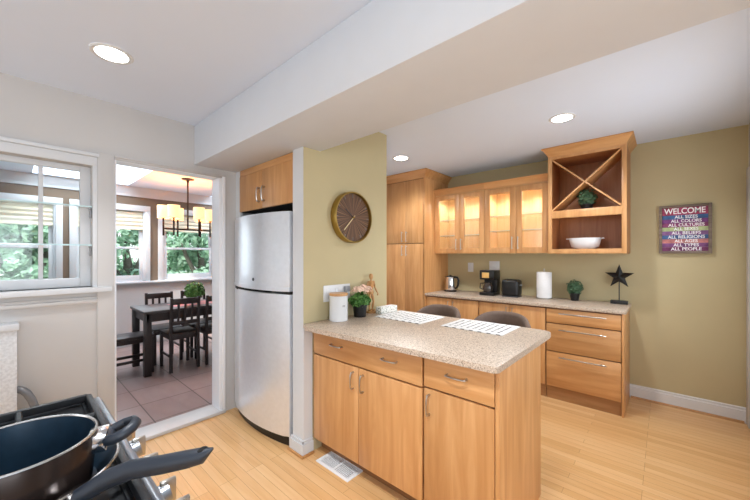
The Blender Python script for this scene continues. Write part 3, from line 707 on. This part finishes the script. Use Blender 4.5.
# ================================================================== DINING FURNITURE
tbl = thing('dining_table', 'espresso wood dining table seen through the doorway', 'table', (-4.70, 1.85, 0))
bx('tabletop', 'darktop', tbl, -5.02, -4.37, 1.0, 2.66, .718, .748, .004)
m = MB(); m.box(-4.99, -4.40, 1.03, 1.055, .62, .718); m.box(-4.99, -4.40, 2.60, 2.63, .62, .718); m.box(-4.43, -4.405, 1.03, 2.63, .62, .718); m.box(-4.985, -4.96, 1.03, 2.63, .62, .718); m.build('apron', 'dark', tbl)
for x in (-4.99, -4.47):
    for y in (1.01, 2.58): bx('leg', 'dark', tbl, x, x+.07, y, y+.07, 0, .718, .003)
o = bx('table_runner', 'runner', None, -4.83, -4.52, 1.35, 2.3, .749, .752, 0); tag(o, 'dusty pink cloth runner lying on the dining table', 'table runner')
def chair(label):
    t = thing('dining_chair', label, 'chair', (0, 0, 0), 'espresso dining chairs')
    # seat faces -X, back at x=+0.19
    bx('seat', 'dark', t, -.21, .17, -.165, .165, .425, .452, .006)
    bx('seat_frame', 'dark', t, -.19, .16, -.15, .15, .375, .425, .002)
    for y in (-.15, .15):
        MB().prism([(.165, y-.015, 0), (.20, y-.015, 0), (.185, y-.015, .45), (.215, y-.015, .88), (.19, y-.015, .88), (.15, y-.015, .45)], (0, .03, 0), .002).build('leg', 'dark', t)
        bx('leg', 'dark', t, -.2, -.165, y-.016, y+.016, 0, .425, .002)
        bx('stretcher', 'dark', t, -.17, .17, y-.008, y+.008, .17, .195, .002)
    bx('top_rail', 'dark', t, .185, .212, -.14, .14, .80, .87, .004)
    bx('lower_rail', 'dark', t, .172, .192, -.14, .14, .555, .60, .003)
    for y in (-.075, 0, .075): MB().prism([(.172, y-.011, .59), (.19, y-.011, .59), (.208, y-.011, .81), (.19, y-.011, .81)], (0, .022, 0)).build('slat', 'dark', t)
    return t
c0 = chair('espresso slat-back chair on the door side of the dining table, nearest the doorway'); c0.location = (-4.53, 1.41, 0)
dup(c0, (-4.53, 1.81, 0), 0, 'espresso slat-back chair on the door side, half hidden by the right door jamb')
dup(c0, (-4.99, 1.36, 0), pi, 'espresso slat-back chair on the window side of the table, left of the green plant')
dup(c0, (-4.99, 1.79, 0), pi, 'espresso slat-back chair on the window side of the table, behind the green plant')
t = thing('bench', 'low espresso wood bench at the left end of the dining table', 'bench', (-4.68, .5, 0))
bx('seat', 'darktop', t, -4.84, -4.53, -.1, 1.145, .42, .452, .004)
bx('apron', 'dark', t, -4.82, -4.55, -.06, 1.125, .37, .42)
for x in (-4.835, -4.58):
    for y in (-.09, 1.09): bx('leg', 'dark', t, x, x+.045, y, y+.045, 0, .42, .002)
    bx('stretcher', 'dark', t, x+.012, x+.034, -.05, 1.09, .15, .18, .002)
def topiary(label, loc, rpot, hpot, rball, pot, leafm, cat='plant', n=420, size=.03, group=None):
    x, y, z = loc
    t = thing('potted_plant', label, cat, loc, group)
    p = MB().lathe((x, y, z), [(.0001, 0), (rpot*.72, 0), (rpot, hpot*.88), (rpot*1.06, hpot*.88), (rpot*1.06, hpot), (rpot*.9, hpot), (rpot*.85, hpot*.9), (.0001, hpot*.9)], 24).build('pot', pot, t)
    MB().ball((x, y, z+hpot+rball*.72), rball, n, size).sphere((x, y, z+hpot+rball*.72), rball*.62).build('foliage', leafm, t, smooth=False)
    return t
topiary('round bright green plant in a pale bowl on the dining table', (-4.70, 1.64, .752), .085, .07, .125, 'ceramic', 'leaf', n=700, size=.04)

# ================================================================== PASS-THROUGH GLASS SHELVES
for z, lab in ((1.712, 'upper clear glass shelf across the pass-through window'), (1.452, 'lower clear glass shelf across the pass-through window')):
    t = thing('glass_shelf', lab, 'shelf', (XL-.03, -.1, z), 'glass shelves across the pass-through')
    bx('shelf_plate', 'cabglass', t, XL-.055, XL+.02, WO[0]+.004, WO[1]-.004, z, z+.009, 0)
    bx('polished_edge', 'shelfglass', t, XL+.02, XL+.023, WO[0]+.004, WO[1]-.004, z, z+.009, 0)
    for y in (WO[1]-.012, WO[0]+.004): MB().box(XL-.04, XL-.005, y, y+.008, z-.07, z-.001, .002).box(XL-.04, XL+.01, y-.004, y+.008, z-.012, z-.001, .002).build('bracket', 'lightgrey', t)

# ================================================================== THINGS ON WALLS
# clock
CC = Vector((XW, 1.787, 1.684)); CR = .2
t = thing('wall_clock', 'round brass-rimmed wooden sunburst clock on the olive partition wall', 'clock', CC)
MB().lathe(CC, [(.0001, .002), (CR-.004, .002), (CR, .006), (CR, .056), (CR-.003, .06), (CR-.012, .06), (CR-.014, .036)], 56, 'x', cap=False).build('rim', 'brass', t)
MB().lathe(CC, [(.0001, .036), (CR-.013, .036)], 56, 'x', cap=False).build('face', 'sunburst', t, smooth=False, recalc=True)
for k in range(12):
    m = MB(); a = k*pi/6; r0, r1 = CR-.045, CR-.018; u = Vector((0, sin(a), cos(a))); v = Vector((0, cos(a), -sin(a)))*.0022
    p = CC+Vector((.0365, 0, 0)); m.prism([p+u*r0-v, p+u*r1-v, p+u*r1+v, p+u*r0+v], (.002, 0, 0)); m.build('hour_mark', 'silverink', t)
def hand(name, mat, dy, dz, w, x):
    u = Vector((0, dy, dz)); L = u.length; u.normalize(); v = Vector((0, u.z, -u.y))*w; p = CC+Vector((x, 0, 0))
    MB().prism([p-u*.02-v, p+u*L*.9-v, p+u*L, p+u*L*.9+v, p-u*.02+v], (.0025, 0, 0)).build(name, mat, t)
hand('hour_hand', 'ink', -.085, .062, .0028, .041)
hand('minute_hand', 'palegold', -.105, -.108, .0032, .045)
MB().cyl(CC+Vector((.037, 0, 0)), CC+Vector((.052, 0, 0)), .008, n=14).build('centre_pin', 'brass', t)
# outlet plate with a night light on partition
t = thing('outlet_plate', 'wide white outlet plate on the olive partition behind the canister', 'outlet', (XW, 1.65, 1.105))
bx('plate', 'ceramic', t, XW, XW+.007, 1.52, 1.785, 1.045, 1.165, .002)
for y in (1.565, 1.65): bx('socket', 'ceramic', t, XW+.007, XW+.0095, y-.018, y+.018, 1.072, 1.138, .002)
o = bx('plug', 'lightgrey', None, XW+.0075, XW+.034, 1.715, 1.765, 1.105, 1.15, .006); tag(o, 'small grey plug in the right side of the wide white outlet plate', 'plug')
def plate(label, x, z, w, h, n):
    t = thing('outlet_plate', label, 'outlet', (x, YB, z))
    bx('plate', 'ceramic', t, x-w/2, x+w/2, YB-.007, YB, z-h/2, z+h/2, .002)
    for k in range(n):
        xc = x+(k-(n-1)/2)*.046; bx('socket', 'ceramic', t, xc-.016, xc+.016, YB-.0095, YB-.007, z-.033, z+.033, .002)
plate('narrow white outlet plate on the back wall right of the kettle', -1.915, 1.23, .075, .12, 1)
plate('wide white outlet plate on the back wall behind the coffee maker', -1.60, 1.25, .13, .13, 2)
# welcome sign
SX0, SX1, SZ0, SZ1 = -.041, .303, 1.404, 1.842
t = thing('welcome_sign', 'square colourful striped welcome sign in a weathered wood frame on the olive wall', 'sign', ((SX0+SX1)/2, YB, (SZ0+SZ1)/2))
m = MB(); f = .022
m.box(SX0, SX0+f, YB-.04, YB-.002, SZ0, SZ1, .002); m.box(SX1-f, SX1, YB-.04, YB-.002, SZ0, SZ1, .002); m.box(SX0+f, SX1-f, YB-.04, YB-.002, SZ0, SZ0+f, .002); m.box(SX0+f, SX1-f, YB-.04, YB-.002, SZ1-f, SZ1, .002)
m.build('frame', 'greywood', t)
stripes = [('WELCOME', (158, 60, 92), .1), ('ALL SIZES', (62, 96, 142), .036), ('ALL COLORS', (120, 62, 122), .036), ('ALL CULTURES', (142, 66, 110), .036), ('ALL SEXES', (172, 184, 132), .036), ('ALL BELIEFS', (134, 92, 140), .036), ('ALL RELIGIONS', (66, 100, 150), .036), ('ALL AGES', (190, 122, 118), .036), ('ALL TYPES', (120, 72, 120), .036), ('ALL PEOPLE', (118, 54, 96), .036)]
z = SZ1-f; H = SZ1-SZ0-2*f; tot = 1.9+9
for k, (s, c, sz) in enumerate(stripes):
    hh = H*(1.9 if k == 0 else 1)/tot
    M['stripe%d' % k] = plain('painted_stripe_%d' % k, c, .7, var=.35, scale=26)
    p = bx('painted_plank', 'stripe%d' % k, t, SX0+f, SX1-f, YB-.026, YB-.006, z-hh+.0006, z-.0006, 0)
    wide = {0: .27, 1: .15, 2: .2, 3: .235, 4: .16, 5: .19, 6: .24, 7: .15, 8: .165, 9: .2}[k]
    o = text_mesh(s, hh*1.05, Vector(((SX0+SX1)/2+(.01 if k else 0), YB-.0265, z-hh/2)), RXZ, .0006, 'whiteink', 'lettering', p, bold=.0006 if k else .0012)
    xs_ = [v.co.x for v in o.data.vertices]; w = max(xs_)-min(xs_); cx_ = (max(xs_)+min(xs_))/2
    for v in o.data.vertices: v.co.x = cx_+(v.co.x-cx_)*wide/w
    z -= hh

# ================================================================== THINGS ON THE PENINSULA
CT = .915
x, y = -1.768, 1.585
t = thing('canister', 'white ceramic canister with a wooden lid by the partition wall', 'canister', (x, y, CT))
MB().lathe((x, y, CT), [(.0001, 0), (.062, 0), (.066, .004), (.066, .178), (.063, .181), (.0001, .181)], 36).build('jar', 'ceramic', t)
MB().lathe((x, y, CT), [(.0001, .181), (.064, .181), (.068, .185), (.068, .196), (.065, .2), (.0001, .2)], 36).build('lid', 'cork', t)
m = MB()
for k, (w, dz) in enumerate(((.02, 0), (.012, -.007))):
    for a in range(4):
        an = radians(-15+a*4.5); p = Vector((x+.0663*cos(an), y+.0663*sin(an), CT+.115+dz)); tg = Vector((-sin(an), cos(an), 0))*.0018
        m.prism([p-tg+Vector((0, 0, -.002)), p+tg+Vector((0, 0, -.002)), p+tg+Vector((0, 0, .002)), p-tg+Vector((0, 0, .002))], Vector((cos(an), sin(an), 0))*.0004)
m.build('printed_mark', 'silverink', t)
x, y = -1.762, 1.80
t = thing('flower_pot', 'pale pink flowers with green leaves in a black pot', 'plant', (x, y, CT))
MB().lathe((x, y, CT), [(.0001, 0), (.047, 0), (.056, .085), (.060, .085), (.060, .097), (.052, .097), (.05, .088), (.0001, .088)], 24).build('pot', 'black', t)
MB().ball((x, y, CT+.125), .082, 460, .032, (1, 1.08, .72)).build('foliage', 'leaf', t, smooth=False)
m = MB()
for k in range(13):
    a = k*2.4; r = .012+.048*math.sqrt(k/13); c = Vector((x+.01+r*cos(a)*.95, y+.012+r*sin(a)*1.1, CT+.196+.02*(1-k/13)+random.uniform(-.012, .012)))
    for j in range(22): 
        dd = Vector((random.gauss(0, 1), random.gauss(0, 1), abs(random.gauss(0, 1)))).normalized(); m.leaf(c+dd*.022, dd+Vector((0, 0, .2)), .027)
m.build('blossoms', 'pink', t, smooth=False)
# mannequin
def mannequin(x, y, z):
    t = thing('artist_mannequin', 'jointed wooden artist mannequin standing on a round base', 'figurine', (x, y, z))
    MB().lathe((x, y, z), [(.0001, 0), (.042, 0), (.042, .012), (.036, .016), (.0001, .016)], 24).build('base', 'lightwood', t)
    s = .31; B = z+.016
    P = lambda dx, dy, h: Vector((x+dx, y+dy, B+h))
    MB().cyl(P(-.012, -.004, 0), P(-.012, -.004, .15), .0025, n=6).build('support_rod', 'nickel', t)
    # facing +X; shoulders along Y
    m = MB(); m.lathe(P(0, 0, 0), [(.0001, .135), (.02, .14), (.024, .155), (.018, .172), (.013, .178)], 14, sy=1.15); m.lathe(P(0, 0, 0), [(.012, .176), (.016, .19), (.025, .222), (.029, .238), (.018, .247), (.0001, .249)], 14, sy=1.15); m.build('torso', 'lightwood', t)
    m = MB(); m.cyl(P(0, 0, .246), P(0, 0, .262), .007, n=10); m.lathe(P(0, 0, 0), [(.0001, .258), (.012, .262), (.017, .28), (.016, .295), (.009, .305), (.0001, .307)], 14); m.build('head', 'lightwood', t)
    for s_ in (-1, 1):
        sh = P(0, s_*.033, .238); el = P(-.006, s_*.052, .183) if s_ < 0 else P(-.012, s_*.06, .19); ha = P(.02, s_*.055, .135) if s_ < 0 else P(.006, s_*.075, .14)
        m = MB(); m.sphere(sh, .009, n=10); m.tube([sh, (sh+el)/2, el], [.0075, .0095, .006], 10); m.sphere(el, .007, n=10); m.tube([el, (el+ha)/2, ha], [.006, .008, .005], 10); m.sphere(ha+Vector((.002, 0, -.008)), .009, (.7, 1, 1.4), n=10); m.build('arm', 'lightwood', t)
        hp = P(0, s_*.014, .14); kn = P(.012 if s_ > 0 else .0, s_*.017, .078); an = P(-.004, s_*.018, .014)
        m = MB(); m.sphere(hp, .011, n=10); m.tube([hp, (hp+kn)/2, kn], [.009, .013, .008], 10); m.sphere(kn, .0085, n=10); m.tube([kn, kn*.6+an*.4, an], [.008, .0105, .006], 10); m.box(an.x-.008, an.x+.026, an.y-.009, an.y+.009, B, B+.014, .005); m.build('leg', 'lightwood', t)
mannequin(-1.805, 1.975, CT)
# patterned box
def pattern_white():
    m, n, l, p = newmat('white_floral_print')
    tcn = n.new('ShaderNodeTexCoord'); z = n.new('ShaderNodeTexVoronoi'); z.inputs['Scale'].default_value = 85; l.new(tcn.outputs['Object'], z.inputs['Vector'])
    r = n.new('ShaderNodeValToRGB'); e = r.color_ramp.elements; e[0].position = .25; e[0].color = srgb(120, 130, 118); e[1].position = .42; e[1].color = srgb(236, 234, 226)
    l.new(z.outputs['Distance'], r.inputs[0]); l.new(r.outputs[0], p.inputs['Base Color']); p.inputs['Roughness'].default_value = .8
    return m
M['floral'] = pattern_white()
t = thing('tissue_box', 'low white box with small floral print beside the left placemat', 'box', (-1.713, 2.065, CT))
m = MB().box(-.032, .032, -.095, .095, 0, .056, .004); o = m.build('box_body', 'floral', None); o.parent = t; o.rotation_euler = (0, 0, radians(-4))
m = MB().box(-.018, .018, -.055, .055, .0555, .0575, .0005); q = m.build('opening', 'paper', None); q.parent = o
# placemats with rows of script-like strokes
def placemat(label, c, w, d, seed):
    random.seed(seed)
    t = thing('placemat', label, 'placemat', (*c, CT), 'white placemats on the peninsula')
    m = MB().box(c[0]-w/2, c[0]+w/2, c[1]-d/2, c[1]+d/2, CT+.0005, CT+.0035, .0008); m.build('cloth', 'paper', t)
    rows = 9
    for k in range(rows):
        m = MB(); xx = c[0]-w/2+.04+k*(w-.08)/(rows-1); y = c[1]-d/2+.045
        while y < c[1]+d/2-.05:
            L = random.uniform(.012, .03)
            m.box(xx-.006+random.uniform(-.003, .003), xx+.006+random.uniform(-.003, .003), y, y+L, CT+.0034, CT+.0039)
            y += L+random.uniform(.006, .016)
        m.build('printed_row', 'silverink', t, smooth=False)
    m = MB()
    for k in range(7):
        xx = c[0]-w/2+.03+k*w/7.2; m.box(xx, xx+.025, c[1]-d/2-.0012, c[1]-d/2+.006, CT+.0005, CT+.004)
    m.build('edge_stitching', 'silverink', t, smooth=False)
placemat('white printed placemat left on the peninsula, next to the mannequin', (-1.46, 2.035), .42, .34, 3)
placemat('white printed placemat at the free end of the peninsula, right of the other', (-.915, 2.075), .41, .32, 5)
random.seed(11)
# stools tucked behind
def stool(label, x, y):
    t = thing('bar_stool', label, 'stool', (x, y, 0), 'upholstered bar stools behind the peninsula')
    MB().lathe((x, y, 0), [(.0001, .60), (.17, .60), (.19, .615), (.195, .65), (.18, .672), (.1, .68), (.0001, .68)], 32).build('seat', 'taupe', t)
    m = MB(); n = 24; inner = []; outer = []
    for k in range(n+1):
        a = radians(-8+196*k/n); u = Vector((cos(a), sin(a), 0)); hgt = .955-.10*(1-max(0, sin(a)))**1.6
        inner.append((u, hgt)); 
    secs = []
    for u, hgt in inner:
        B = Vector((x, y, 0))
        ring = [B+u*.175+Vector((0, 0, .68)), B+u*.178+Vector((0, 0, hgt-.025)), B+u*.187+Vector((0, 0, hgt-.004)), B+u*.200+Vector((0, 0, hgt)), B+u*.213+Vector((0, 0, hgt-.006)), B+u*.222+Vector((0, 0, hgt-.03)), B+u*.212+Vector((0, 0, .68)), B+u*.2+Vector((0, 0, .64))]
        secs.append([m.bm.verts.new(p) for p in ring])
    for A, Bq in zip(secs, secs[1:]):
        for i in range(8): m.bm.faces.new((A[i], A[(i+1) % 8], Bq[(i+1) % 8], Bq[i]))
    m.bm.faces.new(secs[0]); m.bm.faces.new(secs[-1][::-1])
    m.build('backrest', 'taupe', t, angle=60)
    for sx, sy in ((-1, -1), (1, -1), (-1, 1), (1, 1)):
        MB().cyl((x+sx*.11, y+sy*.11, .60), (x+sx*.165, y+sy*.165, 0), .016, .011, n=12).build('leg', 'dark', t)
    MB().tube([(x+.145*cos(k*pi/12)*1.0, y+.145*sin(k*pi/12), .26) for k in range(24)], .008, 8, closed=True).build('footrest', 'nickel', t)
stool('taupe upholstered stool behind the peninsula, nearer the pantry', -1.435, 2.335)
stool('taupe upholstered stool behind the peninsula, nearer its free end', -.905, 2.345)

# ================================================================== THINGS ON THE BACK COUNTER
x, y = -2.11, 3.86
t = thing('electric_kettle', 'silver electric kettle with black handle beside the tall pantry', 'kettle', (x, y, CT))
MB().lathe((x, y, CT), [(.0001, 0), (.078, 0), (.08, .012), (.076, .016)], 28).build('base', 'black', t)
MB().lathe((x, y, CT), [(.0001, .018), (.068, .018), (.07, .03), (.064, .13), (.058, .185), (.056, .19)], 28).prism([(x-.055, y-.014, CT+.16), (x-.085, y, CT+.192), (x-.055, y+.014, CT+.16), (x-.05, y, CT+.19)], (0, 0, .003)).build('body', 'chrome', t)
MB().lathe((x, y, CT), [(.057, .19), (.05, .2), (.015, .205), (.014, .215), (.0001, .216)], 24).build('lid', 'black', t)
MB().tube([(x+.055, y, CT+.19), (x+.1, y, CT+.185), (x+.115, y, CT+.15), (x+.11, y, CT+.09), (x+.09, y, CT+.05), (x+.068, y, CT+.045)], [(.011, .014)]*6, 10).build('handle', 'black', t)
x, y = -1.572, 3.84
t = thing('coffee_maker', 'black drip coffee maker with glass carafe on the back counter', 'coffee maker', (x, y, CT))
MB().box(x-.085, x+.085, y-.11, y+.1, 0+CT, CT+.035, .006).box(x+.0, x+.085, y+.0, y+.1, CT+.03, CT+.28, .008).box(x-.085, x+.0, y+.03, y+.1, CT+.03, CT+.28, .008).build('housing', 'black', t)
bx('filter_head', 'black', t, x-.088, x+.088, y-.1, y+.1, CT+.185, CT+.295, .01)
bx('control_panel', 'amber', t, x-.055, x+.03, y-.103, y-.1, CT+.205, CT+.27, .002)
MB().lathe((x-.005, y-.045, CT), [(.0001, .037), (.05, .037), (.06, .07), (.058, .1), (.042, .14), (.045, .15)], 24).build('carafe', 'carafeglass', t)
MB().tube([(x-.05, y-.06, CT+.14), (x-.085, y-.075, CT+.135), (x-.09, y-.078, CT+.08), (x-.06, y-.065, CT+.065)], .007, 8).build('carafe_handle', 'black', t)
x, y = -1.312, 3.83
t = thing('toaster', 'black two-slot toaster right of the coffee maker', 'toaster', (x, y, CT))
MB().box(x-.092, x+.092, y-.08, y+.08, CT+.012, CT+.195, .028, 4).build('housing', 'black', t)
MB().box(x-.065, x+.065, y-.045, y-.02, CT+.1945, CT+.1965).box(x-.065, x+.065, y+.02, y+.045, CT+.1945, CT+.1965).build('slots', 'void', t)
bx('lever', 'lightgrey', t, x+.092, x+.11, y-.018, y+.018, CT+.13, CT+.145, .003)
bx('base', 'greyplastic', t, x-.088, x+.088, y-.075, y+.075, CT, CT+.013, .002)
x, y = -.985, 3.88
t = thing('paper_towel_roll', 'white paper towel roll standing on an upright holder', 'paper towels', (x, y, CT))
MB().lathe((x, y, CT), [(.0001, 0), (.08, 0), (.08, .008), (.0001, .010)], 28).cyl((x, y, CT+.008), (x, y, CT+.318), .006, n=10).sphere((x, y, CT+.32), .009, n=10).build('holder', 'nickel', t)
MB().lathe((x, y, CT), [(.02, .012), (.073, .012), (.074, .014), (.074, .288), (.072, .29), (.02, .29), (.02, .012)], 36, cap=False).build('paper_roll', 'paper', t)
topiary('small dark green topiary in a black pot right of the paper towels', (-.705, 3.93, CT), .048, .078, .08, 'black', 'leafd', size=.026, n=520)
x, y = -.333, 3.955
t = thing('star_ornament', 'black metal star on a rod and block base', 'ornament', (x, y, CT))
bx('base', 'black', t, x-.068, x+.068, y-.035, y+.035, CT, CT+.032, .002)
MB().cyl((x, y, CT+.02), (x, y, CT+.22), .005, n=8).build('rod', 'black', t)
m = MB(); cz = CT+.265; R, r = .122, .047; pv = []
for k in range(10):
    a = pi/2+k*pi/5; q = R if k % 2 == 0 else r; pv.append(m.bm.verts.new((x+q*cos(a), y, cz+q*sin(a))))
f = m.bm.verts.new((x, y-.026, cz)); bk = m.bm.verts.new((x, y+.026, cz))
for k in range(10): m.bm.faces.new((pv[k], pv[(k+1) % 10], f)); m.bm.faces.new((pv[(k+1) % 10], pv[k], bk))
m.build('star', 'black', t, smooth=False)
# in the open cabinet
x, y, z = -.592, 3.79, 1.4505
t = thing('serving_bowl', 'white oval ceramic bowl with side lugs in the open cabinet', 'bowl', (x, y, z))
MB().lathe((x, y, z), [(.0001, 0), (.075, 0), (.104, .022), (.118, .075), (.122, .108), (.117, .108), (.113, .075), (.095, .024), (.0001, .01)], 36, sx=1.12, sy=.8).build('bowl_body', 'ceramic', t)
for s in (-1, 1): bx('lug', 'ceramic', t, x+s*.145-.014, x+s*.145+.014, y-.03, y+.03, z+.098, z+.106, .003)
topiary('dark green topiary in a black pot inside the wine rack', (-.578, 3.80, 1.8305), .055, .062, .092, 'black', 'leafd', size=.026, n=560)
# floor register
t = thing('floor_register', 'white slatted metal floor register by the peninsula toe kick', 'floor vent', (-1.6, 1.445, 0))
X0, X1, Y0, Y1 = -1.757, -1.446, 1.368, 1.522
m = MB(); e = .022
m.box(X0, X1, Y0, Y0+e, 0, .007, .002); m.box(X0, X1, Y1-e, Y1, 0, .007, .002); m.box(X0, X0+e, Y0+e, Y1-e, 0, .007, .002); m.box(X1-e, X1, Y0+e, Y1-e, 0, .007, .002); m.box((X0+X1)/2-.006, (X0+X1)/2+.006, Y0+e, Y1-e, 0, .0065)
m.build('frame', 'paper', t)
bx('grille_shadow_plate', 'greyplastic', t, X0+e, X1-e, Y0+e, Y1-e, .0, .001, 0)
m = MB(); n = 20
for k in range(n):
    xx = X0+e+(k+.5)*(X1-X0-2*e)/n; m.box(xx-.0032, xx+.0032, Y0+e, Y1-e, .001, .006)
m.build('slats', 'paper', t)

# ================================================================== TREES OUTSIDE THE DINING WINDOWS
random.seed(23)
TREES = [(-8.7, .12, 2.0, .5, 'leafy tree outside the window seen through the left of the pass-through'), (-8.7, 1.6, 1.9, .5, 'leafy tree outside the middle dining window'), (-8.7, 3.1, 2.0, .52, 'leafy tree outside the right dining window behind the chandelier'),
 (-11.6, -1.2, 2.8, .78, 'far pale tree beyond the pass-through window, at the left picture edge'), (-11.6, 1.0, 2.9, .78, 'far pale tree between the left and middle dining windows'), (-11.6, 3.2, 2.8, .78, 'far pale tree behind the right dining window, left half'), (-11.6, 5.4, 2.9, .78, 'far pale tree behind the right dining window, right half')]
for i, (x, y, h, r, lab) in enumerate(TREES):
    t = thing('tree', lab, 'tree', (x, y, -.5), 'trees outside the dining room')
    MB().tube([(x, y, -.5), (x+.05, y+.06, .4), (x-.03, y+.1, 1.2), (x+.05, y, h)], [.13, .1, .08, .04], 10).tube([(x, y+.06, .6), (x+.1, y+.3, 1.3), (x+.1, y+.4, 1.8)], [.06, .045, .02], 8).tube([(x, y+.06, .7), (x+.1, y-.3, 1.4), (x+.1, y-.4, 1.8)], [.06, .045, .02], 8).build('trunk', 'bark', t)
    m = MB()
    for k in range(20):
        c = (x+random.uniform(-.5, .5), y+random.uniform(-r*.8, r*.8), random.uniform(.1, h)); m.ball(c, r*.6, 190, .13, fill=.3)
    m.build('foliage', 'tree', t, smooth=False)
